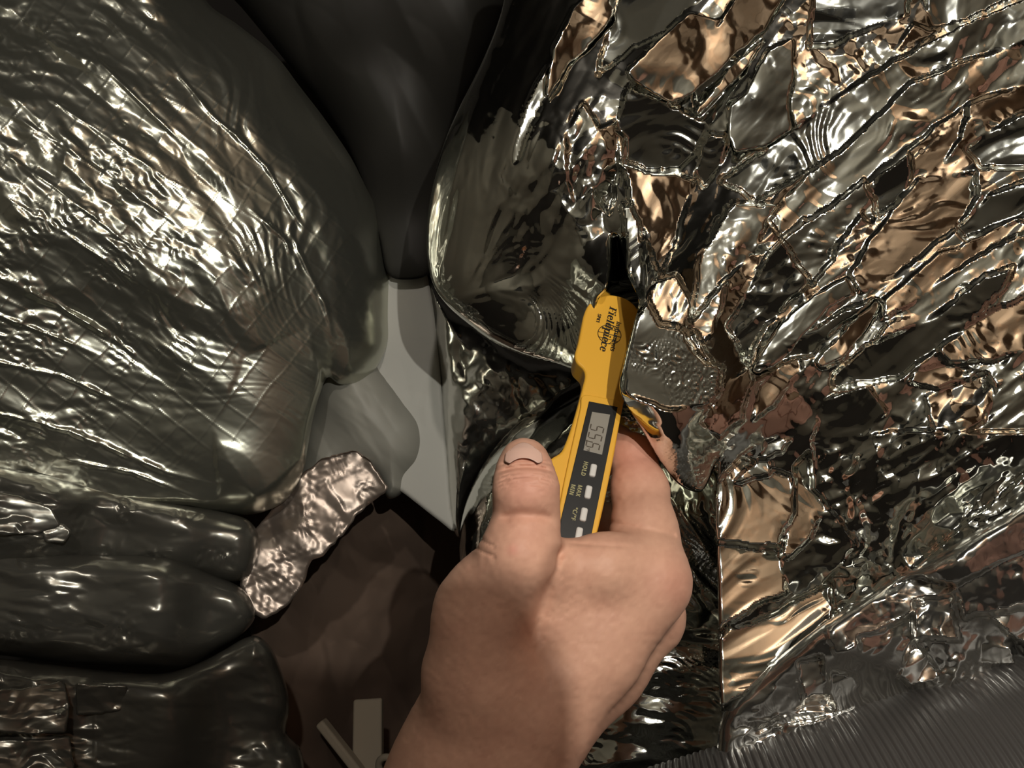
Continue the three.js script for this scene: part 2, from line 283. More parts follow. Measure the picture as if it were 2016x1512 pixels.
// what the foil can mirror
const TAN = V3(0.75, 1.75, 0.75), TAN2 = V3(0.72, 1.78, 0.95), PINK = V3(0.9, 1.64, 0.85), DARK = V3(-0.5, 0.6, 1.9), BLACK = V3(0, 0.2, 1.3), LAMP = HEADLAMP, GREY = V3(0.55, 1.2, 1.9);
const P = (to, hold, keep, ...poly) => ({ to, hold, keep, poly });
const fold = (to, lift, keep, ...poly) => ({ to, lift: lift / 1000, keep, poly });

// ---- the big duct on the right
jacket({
  name: 'insulated_duct', label: 'largest shiny foil-wrapped duct, slit open where the yellow thermometer is pushed in', material: M.foil, seed: 11, step: 3,
  outline: [[1020, -130], [985, 30], [950, 120], [905, 210], [875, 280], [855, 350], [842, 430], [841, 500], [853, 560], [880, 600], [925, 640], [975, 675], [1040, 703], [1095, 716], [1146, 728], [1156, 690], [1166, 640], [1178, 588], [1195, 568], [1202, 530], [1205, 492], [1208, 462], [1217, 470], [1237, 545], [1257, 592], [1247, 640], [1228, 715], [1220, 765], [1236, 802], [1266, 850], [1300, 908], [1338, 955], [1380, 968], [1404, 925], [1413, 905], [1409, 1000], [1412, 1100], [1415, 1250], [1420, 1400], [1445, 1470], [1600, 1390], [1800, 1290], [2000, 1180], [2260, 1060], [2260, -200], [1050, -200]],
  depth: [[850, 450, 0.408], [950, 620, 0.404], [1000, 400, 0.394], [1130, 640, 0.392], [1100, 300, 0.380], [1245, 650, 0.316], [1226, 760, 0.317], [1245, 570, 0.335], [1225, 480, 0.372], [1272, 800, 0.317], [1305, 860, 0.318], [1350, 930, 0.332], [1420, 950, 0.352], [1430, 1300, 0.368], [1330, 500, 0.35], [1400, 650, 0.342], [1650, 700, 0.348], [2000, 400, 0.342], [2000, 900, 0.335], [1700, 1200, 0.358], [1500, 100, 0.37], [1300, 60, 0.38], [1300, 270, 0.385], [1100, 0, 0.40], [1900, 50, 0.36]],
  rimWide: [[850, 450, 210], [900, 250, 210], [950, 100, 200], [1000, 650, 110], [1150, 600, 50], [1240, 650, 60], [1262, 825, 100], [1290, 870, 100], [1415, 1200, 80], [1700, 600, 80], [1250, 200, 120]], rimDepth: 0.05, calm: 8, rimScale: [[850, 450, 0.6], [900, 200, 0.7], [1000, 650, 0.6], [1150, 600, 0.2], [1240, 650, 0.06], [1226, 760, 0.06], [1240, 520, 0.2], [1262, 825, 0.32], [1290, 870, 0.32], [1400, 930, 0.15], [1415, 1200, 0.25], [1440, 1400, 0.3]],
  reach: 420, back: 0.025, backIn: 60,
  lie: [[900, 300, -74], [900, 500, -85], [1000, 620, 25], [1100, 450, -80], [1100, 200, -65], [1300, 120, -52], [1250, 420, -80], [1350, 560, -62], [1500, 250, -50], [1700, 300, -38], [1900, 200, -36], [1650, 600, -46], [1900, 700, -38], [1450, 800, -55], [1300, 800, 62], [1540, 1150, -20], [1800, 950, -35]],
  facets: [
    { size: 42, long: 9, slope: 0.15, seed: 3, along: 0.06, spread: 6, power: [[870, 420, 0.45], [950, 300, 0.7], [1000, 600, 0.7], [1250, 300, 1], [1700, 600, 1], [1500, 1200, 0.5]] },
    { size: 15, long: 10, slope: 0.16, seed: 5, along: 0.1, spread: 8, power: [[870, 420, 2.6], [950, 250, 2.2], [930, 560, 2], [1000, 620, 0.7], [1200, 400, 1.3], [1480, 560, 1.3], [1400, 1200, 0.3], [1500, 1200, 0.3], [1300, 130, 0.5], [1700, 1100, 0.8]] },
    { size: 9, long: 12, slope: 0.09, seed: 6, along: 0.08, spread: 8, power: [[870, 420, 2.5], [950, 250, 2], [1000, 620, 0.4], [1200, 420, 1.3], [1700, 300, 0.9], [1480, 560, 1.0], [1330, 700, 0.5], [1500, 1200, 0.15], [1300, 130, 0.35], [1720, 1050, 0.5]] },
    { size: 16, long: 1.6, slope: 0.32, seed: 8, along: 0.9, spread: 60, power: [[870, 420, 0], [1000, 620, 0.2], [1130, 420, 1], [1200, 350, 1], [1300, 130, 0], [1500, 200, 0.1], [1650, 140, 0.8], [1500, 540, 1.3], [1700, 500, 0], [1700, 300, 0.1], [1380, 880, 0.8], [1330, 700, 0], [1270, 650, 0], [1260, 740, 0], [1370, 760, 0.1], [1500, 1200, 0.1], [1500, 1000, 0.5], [1700, 1050, 1.2], [1850, 900, 0.7]] },
  ],
  panels: [
    P(TAN, 0.8, 0.56, [1458, 280], [1480, 270], [1536, 240], [1530, 270], [1500, 290]),
    P(DARK, 0.85, 0.49, [1416, 354], [1535, 274], [1684, 167], [1803, 98], [1880, 54], [2050, -20], [2050, 70], [1892, 125], [1788, 167], [1669, 286], [1565, 351], [1490, 396]),
    P(GREY, 0.85, 0.56, [1490, 396], [1565, 351], [1669, 286], [1788, 167], [1892, 125], [2050, 70], [2050, 150], [1904, 205], [1790, 290], [1720, 345], [1600, 440], [1540, 470]),
    P(TAN, 0.85, 0.56, [1740, 585], [1846, 499], [2005, 433], [2050, 443], [1912, 509], [1813, 585], [1763, 615], [1737, 631]),
    P(TAN, 0.8, 1.0, [1823, 780], [1939, 737], [1962, 764], [1939, 830], [1839, 889]),
    P(LAMP, 0.9, 0.49, [1357, 651], [1406, 545], [1433, 532], [1416, 615], [1400, 658], [1370, 691]),
    P(GREY, 1, 0.12, [1222, 720], [1240, 640], [1272, 598], [1300, 642], [1345, 652], [1362, 690], [1388, 716], [1425, 724], [1410, 800], [1310, 804], [1234, 775]),
    P(LAMP, 0.85, 0.6, [1274, 594], [1292, 550], [1330, 540], [1372, 610], [1346, 648], [1300, 638]),
    P(LAMP, 0.9, 0.3, [1352, 662], [1372, 652], [1404, 718], [1388, 714]),
    P(PINK, 0.7, 0.56, [1376, 830], [1416, 774], [1476, 717], [1482, 750], [1462, 797], [1459, 830], [1416, 863]),
    P(BLACK, 0.8, 1.5, [1596, 876], [1754, 850], [2050, 850], [2050, 910], [1798, 1113], [1710, 1183], [1631, 1209], [1622, 1148], [1688, 1069], [1622, 981]),
    P(GREY, 0.9, 0.14, [1222, 400], [1250, 400], [1270, 540], [1262, 590], [1238, 560]),
    P(LAMP, 0.6, 0.7, [1112, 262], [1150, 200], [1178, 252], [1214, 236], [1222, 330], [1198, 425], [1166, 375], [1132, 430], [1120, 340]),
    P(TAN, 0.95, 0.14, [1128, 18], [1167, -20], [1223, -20], [1214, 24], [1179, 68], [1155, 98], [1119, 125], [1080, 193], [1074, 185], [1089, 98]),
    P(GREY, 0.95, 0.2, [1080, 125], [1074, 190], [1045, 262], [1018, 321], [1000, 330], [1039, 193]),
    P(DARK, 0.95, 0.11, [1226, -30], [1400, -30], [1306, 68], [1244, 98], [1178, 149], [1190, 74]),
    P(TAN, 0.95, 0.11, [1235, 140], [1300, 74], [1360, 24], [1423, 39], [1411, 53], [1464, -30], [1560, -30], [1506, 57], [1443, 110], [1417, 140], [1363, 184], [1318, 205], [1298, 190], [1253, 164]),
    P(BLACK, 0.95, 0.14, [1407, 100], [1464, 115], [1390, 180], [1372, 226], [1365, 160]),
    P(TAN, 0.95, 0.11, [1506, 74], [1464, 143], [1375, 226], [1369, 220], [1440, 128], [1482, 95]),
    P(BLACK, 0.95, 0.14, [1238, 167], [1298, 193], [1369, 229], [1387, 238], [1393, 253], [1369, 300], [1339, 333], [1277, 339], [1232, 318], [1232, 268], [1214, 250], [1226, 208]),
    P(BLACK, 0.95, 0.11, [1396, 262], [1426, 262], [1431, 286], [1411, 342], [1384, 372], [1372, 342], [1381, 286]),
    P(GREY, 0.95, 0.11, [1435, 208], [1464, 185], [1512, 98], [1560, 74], [1565, 140], [1551, 208], [1560, 253], [1506, 292], [1446, 298], [1435, 268]),
    P(TAN, 0.95, 0.2, [1222, 318], [1277, 339], [1339, 342], [1372, 357], [1350, 400], [1335, 470], [1302, 545], [1272, 480], [1245, 410]),
    P(TAN, 0.95, 0.14, [1797, 48], [1833, 60], [1880, 45], [1827, 77], [1758, 104], [1767, 89]),
    P(TAN, 0.95, 0.18, [1904, 208], [2050, 155], [2050, 205], [1967, 250], [1904, 238]),
    P(DARK, 0.95, 0.18, [1967, 250], [2050, 205], [2050, 330], [1930, 330], [1900, 290]),
    P(TAN, 0.95, 0.2, [1800, 312], [1904, 220], [1892, 268], [1845, 333], [1797, 342]),
    P(BLACK, 0.95, 0.14, [1728, 342], [1791, 298], [1797, 342], [1767, 402], [1722, 426], [1714, 381]),
    P(TAN, 0.95, 0.11, [1502, 429], [1535, 375], [1589, 339], [1541, 393], [1514, 435]),
    P(LAMP, 0.95, 0.18, [1684, 387], [1720, 387], [1718, 440], [1700, 430]),
    P(LAMP, 0.95, 0.18, [1425, 408], [1478, 415], [1470, 430], [1430, 437]),
    P(TAN, 0.95, 0.14, [1667, 539], [1731, 450], [1803, 357], [1862, 351], [1922, 336], [1928, 387], [1880, 450], [1763, 539], [1691, 579]),
    P(DARK, 0.95, 0.2, [1880, 450], [1960, 380], [2050, 340], [2050, 410], [1900, 470]),
    P(TAN, 0.95, 0.18, [1724, 674], [1747, 638], [1846, 598], [1896, 565], [1978, 526], [1960, 545], [1850, 610], [1750, 665]),
    P(BLACK, 0.95, 0.14, [1638, 731], [1707, 681], [1839, 628], [1932, 542], [1998, 522], [1978, 565], [1912, 631], [1839, 691], [1773, 744], [1638, 764]),
    P(BLACK, 0.95, 0.14, [1595, 870], [1631, 780], [1710, 757], [1747, 813], [1700, 856], [1631, 870]),
    P(TAN, 0.95, 0.2, [1846, 684], [1952, 612], [2050, 565], [2050, 674], [1955, 714], [1866, 717]),
    P(TAN, 0.95, 0.18, [1806, 731], [1866, 717], [1912, 731], [1846, 770], [1790, 757]),
    P(GREY, 0.95, 0.2, [1479, 731], [1535, 638], [1595, 585], [1667, 545], [1681, 579], [1631, 605], [1591, 651], [1535, 714], [1492, 737]),
    P(BLACK, 0.95, 0.11, [1505, 734], [1588, 658], [1664, 605], [1737, 585], [1694, 612], [1631, 661], [1601, 698], [1562, 707]),
    P(TAN, 0.95, 0.11, [1605, 711], [1681, 631], [1727, 588], [1734, 605], [1700, 658], [1657, 707], [1614, 724]),
    P(TAN, 0.95, 0.18, [1492, 757], [1578, 701], [1581, 724], [1528, 790], [1476, 830]),
    P(PINK, 0.95, 0.14, [1434, 951], [1460, 898], [1487, 876], [1474, 916]),
    P(DARK, 1, 0.15, [1600, -40], [1800, -40], [1785, 30], [1640, 85], [1590, 95]),
    P(GREY, 1, 0.15, [1812, -40], [2060, -40], [1900, 45], [1835, 58]),
    P(BLACK, 0.9, 0.7, [1432, 640], [1480, 560], [1520, 490], [1580, 432], [1620, 470], [1590, 560], [1505, 640], [1470, 720]),
    P(GREY, 0.9, 0.27, [1540, 470], [1640, 400], [1700, 350], [1715, 390], [1640, 500], [1600, 560]),
    P(GREY, 0.9, 0.27, [1380, 500], [1440, 400], [1535, 400], [1480, 500], [1420, 560], [1358, 640]),
    P(TAN2, 1, 0.063, [1410, 1256], [1535, 1200], [1640, 1140], [1640, 1215], [1580, 1268], [1465, 1366], [1410, 1400]),
    P(TAN2, 1, 0.063, [1408, 1070], [1540, 1080], [1548, 1168], [1491, 1187], [1410, 1246]),
    P(TAN2, 1, 0.16, [1405, 955], [1462, 902], [1556, 935], [1560, 1010], [1535, 1075], [1405, 1068]),
    P(TAN, 0.95, 0.2, [1561, 916], [1592, 889], [1601, 959], [1631, 994], [1601, 1056], [1552, 1095], [1535, 1095], [1561, 1016]),
    P(GREY, 0.95, 0.14, [1443, 951], [1508, 894], [1520, 930], [1460, 955]),
    P(LAMP, 0.95, 0.2, [1495, 907], [1505, 870], [1561, 859], [1540, 890]),
  ],
  folds: [
    fold(TAN, 5, 0.3, [1128, 18], [1167, -20], [1223, -20], [1214, 24], [1179, 68], [1155, 98], [1119, 125], [1080, 193], [1074, 185], [1089, 98]),
    fold(TAN, 12, 0.25, [1235, 140], [1300, 74], [1360, 24], [1423, 39], [1411, 53], [1464, -30], [1560, -30], [1506, 57], [1443, 110], [1417, 140], [1363, 184], [1318, 205], [1298, 190], [1253, 164]),
    fold(TAN, 5, 0.25, [1506, 74], [1464, 143], [1375, 226], [1369, 220], [1440, 128], [1482, 95]),
    fold(GREY, 9, 0.25, [1435, 208], [1464, 185], [1512, 98], [1560, 74], [1565, 140], [1551, 208], [1560, 253], [1506, 292], [1446, 298], [1435, 268]),
    fold(TAN, 5, 0.25, [1502, 429], [1535, 375], [1589, 339], [1541, 393], [1514, 435]),
    fold(GREY, 6, 0.5, [1479, 731], [1535, 638], [1595, 585], [1667, 545], [1681, 579], [1631, 605], [1591, 651], [1535, 714], [1492, 737]),
    fold(TAN, 5, 0.25, [1605, 711], [1681, 631], [1727, 588], [1734, 605], [1700, 658], [1657, 707], [1614, 724]),
  ],
  crumple: [{ T: 50, slope: 0.05, s: 2, fan: 0.15, lo: -0.4, hi: 0.3, patch: 160 }, { T: 22, slope: 0.06, s: 4, fan: 0.15, lo: 0.1, hi: 0.6, patch: 70 }, { T: 24, slope: 0.1, s: 8, iso: true, lo: 0.2, hi: 0.7, patch: 60, power: [[1330, 700, 0], [1260, 640, 0], [1400, 760, 0], [1500, 540, 1], [1720, 1050, 1], [1150, 350, 1], [1500, 1200, 0.15], [1750, 300, 0.2], [900, 400, 0], [1300, 100, 0.1]] }],
});

// ---- the big duct on the left
jacket({
  name: 'insulated_duct', label: 'wide foil-wrapped duct with a square scrim grid, bulging above the grey collar', material: M.scrim, seed: 21, step: 3, tear: 0.12,
  outline: [[-330, -240], [330, -240], [385, -110], [405, 0], [470, 50], [545, 112], [590, 170], [640, 235], [692, 312], [722, 372], [752, 432], [769, 500], [777, 570], [775, 625], [762, 682], [736, 730], [702, 756], [668, 756], [646, 742], [630, 775], [615, 830], [606, 880], [596, 930], [562, 985], [502, 1012], [440, 1010], [380, 1004], [300, 1000], [200, 990], [60, 975], [-330, 940]],
  depth: [[0, 450, 0.44], [0, 50, 0.47], [200, 400, 0.455], [300, 100, 0.50], [450, 250, 0.505], [500, 600, 0.505], [650, 400, 0.54], [740, 600, 0.565], [600, 800, 0.53], [450, 900, 0.51], [200, 700, 0.49], [100, 900, 0.485]],
  rimWidth: 130, rimDepth: 0.06, rimScale: [[500, 100, 1.3], [760, 550, 1], [700, 750, 0.5], [600, 900, 0.7], [300, 1000, 0.6]],
  lie: [[100, 100, 35], [300, 150, 38], [550, 300, 55], [200, 350, 37], [400, 600, 40], [650, 550, 65], [200, 650, 27], [200, 850, 22], [500, 900, 10]],
  facets: [
    { size: 60, long: 4, slope: 0.15, seed: 13, along: 0.2, spread: 10 },
    { size: 18, long: 6, slope: 0.19, seed: 15, along: 0.2, spread: 12, power: [[200, 350, 1.2], [200, 650, 1.3], [550, 850, 0.15], [500, 250, 0.6], [700, 600, 0.6], [100, 100, 1.2]] },
    { size: 8, long: 3.5, slope: 0.2, seed: 16, along: 0.5, spread: 25, power: [[200, 350, 1.2], [150, 120, 1.3], [300, 600, 1.1], [550, 850, 0.05], [520, 150, 0.15], [520, 300, 0.5], [650, 600, 0.5]] },
  ],
  panels: [
    P(LAMP, 0.6, 0.8, [-40, 180], [120, 200], [330, 330], [470, 440], [560, 560], [440, 620], [300, 560], [150, 470], [-40, 450]),
    P(BLACK, 0.95, 0.4, [-40, 560], [120, 620], [250, 690], [330, 745], [300, 790], [150, 740], [-40, 700]),
    P(BLACK, 0.9, 0.5, [-330, 620], [40, 640], [230, 720], [330, 752], [420, 840], [430, 990], [-330, 950]),
    P(BLACK, 0.6, 0.7, [60, 60], [250, 150], [420, 330], [480, 420], [330, 300], [150, 160]),
    P(TAN, 0.7, 0.8, [30, 480], [110, 480], [140, 560], [60, 575]),
    P(TAN, 0.6, 0.8, [130, 285], [220, 320], [180, 380], [110, 360]),
    P(GREY, 0.7, 0.2, [480, 700], [600, 640], [640, 760], [600, 900], [500, 980], [420, 850]),
  ],
  crumple: [{ T: 30, slope: 0.1, s: 12, fan: 0.3, lo: -0.3, hi: 0.3, patch: 120, power: [[200, 400, 1], [550, 850, 0.1]] }, { T: 12, slope: 0.16, s: 14, fan: 0.6, lo: 0, hi: 0.6, patch: 60, power: [[200, 400, 1], [550, 850, 0.1], [500, 150, 0.3]] }],
  creases: [crease(11, 9, [-60, 520], [110, 600], [230, 670], [326, 748]), crease(8, 6, [-60, 600], [100, 660], [225, 712]), crease(6, 4, [-40, 190], [130, 290], [260, 380], [430, 500]), crease(6, 4, [60, 170], [200, 262], [330, 352], [432, 402]), crease(5, 3, [-40, 270], [110, 370], [240, 470], [330, 530]), crease(6, 4, [-40, 360], [100, 440], [230, 530], [340, 600]),
    crease(8, 6, [440, 240], [525, 330], [585, 430], [610, 470]), crease(8, 6, [330, 120], [420, 230], [505, 300]), crease(7, 5, [160, 85], [240, 165], [300, 225], [430, 350]), crease(8, 6, [560, 430], [600, 520], [640, 600], [660, 690]), crease(7, 5, [480, 400], [560, 470], [600, 560]), crease(8, 6, [-60, 700], [120, 740], [300, 820]), crease(9, 7, [-60, 800], [140, 850], [330, 930], [440, 960]), crease(7, 5, [100, 900], [260, 930], [400, 985]), crease(7, 5, [560, 140], [630, 250], [690, 360], [720, 470])],
  emboss: (x, y) => { const a = x * 0.8 + y * 0.6, b = -x * 0.6 + y * 0.8, w = smooth(640, 420, Math.hypot(x - 230, (y - 420) * 1.1)), l = (t, T) => Math.max(0, 1 - Math.abs(t / T - Math.round(t / T)) * T / 2.6); return -0.9 * w * Math.max(l(a + 8 * noise(b / 60, a / 200, 2), 52), l(b + 5 * noise(a / 60, 3, 5), 46)); },
});

// ---- the smaller ducts at lower left
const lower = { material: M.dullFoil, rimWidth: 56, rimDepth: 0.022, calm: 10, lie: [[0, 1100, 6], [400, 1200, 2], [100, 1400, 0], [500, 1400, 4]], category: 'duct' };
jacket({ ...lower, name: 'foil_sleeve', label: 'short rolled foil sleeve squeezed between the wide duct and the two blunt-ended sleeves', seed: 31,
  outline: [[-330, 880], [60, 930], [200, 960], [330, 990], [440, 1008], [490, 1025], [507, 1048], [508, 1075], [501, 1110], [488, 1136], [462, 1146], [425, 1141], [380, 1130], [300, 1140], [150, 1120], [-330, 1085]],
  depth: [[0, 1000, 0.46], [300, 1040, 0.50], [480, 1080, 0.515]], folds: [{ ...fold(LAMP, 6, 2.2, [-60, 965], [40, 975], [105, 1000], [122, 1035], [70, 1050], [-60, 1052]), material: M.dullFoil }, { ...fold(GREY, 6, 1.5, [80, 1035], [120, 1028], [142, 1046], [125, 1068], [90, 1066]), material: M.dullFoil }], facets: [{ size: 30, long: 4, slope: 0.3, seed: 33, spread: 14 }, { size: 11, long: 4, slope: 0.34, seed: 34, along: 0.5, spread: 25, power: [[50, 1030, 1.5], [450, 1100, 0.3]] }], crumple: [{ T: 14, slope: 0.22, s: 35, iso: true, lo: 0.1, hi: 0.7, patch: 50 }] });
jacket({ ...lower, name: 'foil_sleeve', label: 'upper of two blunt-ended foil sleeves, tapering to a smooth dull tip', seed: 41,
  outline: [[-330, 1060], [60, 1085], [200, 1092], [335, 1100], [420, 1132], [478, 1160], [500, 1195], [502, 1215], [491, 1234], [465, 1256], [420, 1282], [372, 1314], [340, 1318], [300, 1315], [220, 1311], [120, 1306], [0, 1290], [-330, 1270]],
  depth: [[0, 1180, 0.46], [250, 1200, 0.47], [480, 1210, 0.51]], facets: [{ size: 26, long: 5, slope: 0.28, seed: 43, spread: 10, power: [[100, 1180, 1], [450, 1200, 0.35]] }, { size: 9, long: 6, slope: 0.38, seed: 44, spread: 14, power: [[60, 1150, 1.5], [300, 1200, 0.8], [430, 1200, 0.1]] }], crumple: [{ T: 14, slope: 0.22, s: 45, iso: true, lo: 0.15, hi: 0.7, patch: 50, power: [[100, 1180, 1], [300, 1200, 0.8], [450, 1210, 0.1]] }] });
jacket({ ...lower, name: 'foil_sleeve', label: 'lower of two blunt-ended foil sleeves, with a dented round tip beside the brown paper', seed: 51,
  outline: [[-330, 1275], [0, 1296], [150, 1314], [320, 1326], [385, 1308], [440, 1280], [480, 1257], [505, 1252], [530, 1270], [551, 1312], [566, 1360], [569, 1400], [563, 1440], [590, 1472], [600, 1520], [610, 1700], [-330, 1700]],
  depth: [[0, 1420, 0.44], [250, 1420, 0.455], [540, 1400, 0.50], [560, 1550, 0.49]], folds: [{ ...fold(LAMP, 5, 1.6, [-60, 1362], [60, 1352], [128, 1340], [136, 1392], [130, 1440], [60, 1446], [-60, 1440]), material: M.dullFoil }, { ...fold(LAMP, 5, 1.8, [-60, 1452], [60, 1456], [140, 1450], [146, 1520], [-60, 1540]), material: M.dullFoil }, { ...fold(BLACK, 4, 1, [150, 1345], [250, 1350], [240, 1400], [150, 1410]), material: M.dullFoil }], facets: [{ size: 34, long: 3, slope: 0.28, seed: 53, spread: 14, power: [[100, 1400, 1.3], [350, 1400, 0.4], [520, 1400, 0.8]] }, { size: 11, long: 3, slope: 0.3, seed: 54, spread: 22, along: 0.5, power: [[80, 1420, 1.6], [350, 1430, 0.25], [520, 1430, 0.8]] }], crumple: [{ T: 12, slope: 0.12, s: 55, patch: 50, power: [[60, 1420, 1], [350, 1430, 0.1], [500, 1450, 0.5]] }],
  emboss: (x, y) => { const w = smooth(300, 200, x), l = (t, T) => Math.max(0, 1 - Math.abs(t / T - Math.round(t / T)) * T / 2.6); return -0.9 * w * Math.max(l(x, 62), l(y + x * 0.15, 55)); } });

// ---- torn foil, collar, board, paper
jacket({ name: 'foil_scrap', label: 'crumpled torn piece of pinkish foil beside the tips of the foil sleeves', category: 'foil', material: M.scrap, seed: 61, sharp: true, fray: 1.5, rimWidth: 5, rimDepth: 0.002, calm: 4, back: 0.01, backIn: 12,
  outline: [[600, 928], [640, 902], [700, 886], [728, 905], [765, 962], [705, 1012], [676, 1050], [634, 1099], [612, 1103], [596, 1151], [569, 1192], [521, 1219], [499, 1208], [484, 1176], [472, 1147], [490, 1100], [500, 1043], [540, 995]],
  depth: [[560, 1100, 0.54], [700, 950, 0.575], [540, 1000, 0.56]], lie: [[600, 1050, 40]], panels: [P(LAMP, 0.9, 0.4, [508, 1120], [560, 1110], [600, 1150], [565, 1195], [515, 1215], [480, 1165]), P(DARK, 0.9, 0.4, [540, 1050], [580, 1040], [612, 1090], [596, 1130], [560, 1105]), P(TAN, 0.9, 0.5, [590, 960], [640, 925], [670, 1000], [640, 1080], [600, 1040]), P(LAMP, 0.8, 0.5, [600, 935], [690, 895], [720, 905], [640, 945]), P(TAN2, 0.9, 0.4, [650, 950], [720, 915], [755, 960], [690, 1015])], tear: 0.05, facets: [{ size: 42, long: 1.8, slope: 0.5, seed: 63, along: 0.9, spread: 40 }, { size: 14, long: 2, slope: 0.35, seed: 64, along: 0.8, spread: 60 }], crumple: [{ T: 12, slope: 0.14, s: 65, iso: true, patch: 40 }] });
jacket({ name: 'duct_collar', label: 'grey tape-wrapped duct collar sticking out under the wide foil duct', category: 'collar', material: M.tape, seed: 71, rimWidth: 70, rimDepth: 0.035,
  outline: [[640, 700], [720, 690], [752, 735], [797, 795], [824, 832], [832, 868], [825, 907], [800, 940], [792, 970], [765, 982], [742, 940], [700, 930], [640, 960], [590, 960], [600, 850], [620, 770]],
  depth: [[620, 850, 0.59], [720, 800, 0.572], [780, 920, 0.575]], lie: [[700, 850, 52]], facets: [{ size: 26, long: 5, slope: 0.25, seed: 73, spread: 8 }], crumple: [{ T: 16, slope: 0.08, s: 75, patch: 70 }] });
jacket({ name: 'flange_board', label: 'pale grey mottled board standing upright between the ducts, narrowing to a point', category: 'board', material: M.board, seed: 81, rimWidth: 8, rimDepth: 0.003, back: 0.012, backIn: 3,
  outline: [[700, 530], [800, 505], [834, 505], [840, 535], [852, 600], [864, 700], [872, 800], [880, 900], [888, 1000], [894, 1046], [868, 1028], [800, 975], [740, 930], [690, 850], [670, 600]],
  depth: [[800, 600, 0.60], [850, 950, 0.595], [760, 420, 0.62]], lie: [[800, 700, 85]], facets: [{ size: 70, long: 2, slope: 0.08, seed: 83 }], crumple: [{ T: 24, slope: 0.06, s: 85, iso: true, patch: 80 }] });
jacket({ name: 'flexible_duct', label: 'dark grey plastic flexible duct in the gap between the two largest foil ducts', category: 'duct', material: M.plastic, seed: 91, step: 5, rimWidth: 140, rimDepth: 0.08, rimScale: [[600, 0, 1], [950, 100, 1], [800, 530, 0.15]],
  outline: [[360, -120], [480, 20], [570, 130], [640, 220], [700, 320], [745, 460], [762, 535], [775, 548], [834, 546], [850, 530], [870, 400], [900, 230], [980, 60], [1040, -120]],  // lower tip drawn over the board top, standing for the shade there
  depth: [[600, 0, 0.66], [720, 200, 0.64], [800, 520, 0.575], [950, 0, 0.68]], lie: [[600, 100, 60], [800, 400, 75]], facets: [{ size: 50, long: 4, slope: 0.25, seed: 93 }] });
jacket({ name: 'insulated_duct', label: 'dark crumpled foil duct running diagonally behind the hand', material: M.foil, seed: 101, step: 3, rimWidth: 130, rimDepth: 0.07,
  outline: [[905, 1095], [912, 1010], [940, 935], [985, 868], [1060, 800], [1145, 745], [1300, 690], [1500, 760], [1540, 1000], [1540, 1640], [1000, 1640], [940, 1300]],
  depth: [[930, 1000, 0.47], [1080, 900, 0.46], [1250, 1000, 0.45], [1300, 1450, 0.45], [1100, 1400, 0.46]], lie: [[1000, 900, -42], [930, 1030, -62], [1380, 1000, 65], [1300, 1350, 5]],
  facets: [{ size: 24, long: 5, slope: 0.4, seed: 103, along: 0.3, spread: 10 }, { size: 10, long: 4, slope: 0.22, seed: 104, along: 0.4, spread: 20 }], crumple: [{ T: 12, slope: 0.12, s: 105, patch: 60 }] });
jacket({ name: 'foil_wad', label: 'blackish wrinkled foil wad wedged between the pale board and the slit duct', category: 'foil', material: M.lowerFoil, seed: 111, rimWidth: 60, rimDepth: 0.04,
  outline: [[842, 540], [880, 590], [960, 650], [1040, 700], [1150, 720], [1160, 800], [1050, 850], [980, 900], [930, 960], [905, 1060], [888, 1030], [876, 900], [866, 760], [852, 640]],
  depth: [[900, 700, 0.575], [1000, 750, 0.55], [900, 950, 0.575]], lie: [[930, 750, 75], [900, 950, 85]], facets: [{ size: 22, long: 2.5, slope: 0.5, seed: 113, along: 0.7, spread: 40 }, { size: 9, long: 2, slope: 0.4, seed: 114, along: 0.7, spread: 60 }] });
jacket({ name: 'kraft_paper', label: 'rumpled dark brown paper sheet in the hollow at the left of the wrist', category: 'paper', material: M.kraft, seed: 121, step: 4, rimWidth: 30, rimDepth: 0.02,
  outline: [[480, 960], [760, 950], [900, 1010], [960, 1100], [960, 1640], [520, 1640], [500, 1300]],
  depth: [[600, 1100, 0.72], [640, 1380, 0.63], [800, 1050, 0.70], [800, 1400, 0.78], [860, 1250, 0.78], [720, 1560, 0.66]], lie: [[700, 1300, 80]], facets: [{ size: 80, long: 2, slope: 0.7, seed: 123, along: 0.6, spread: 40 }, { size: 26, long: 2, slope: 0.35, seed: 124, along: 0.8, spread: 60 }] });

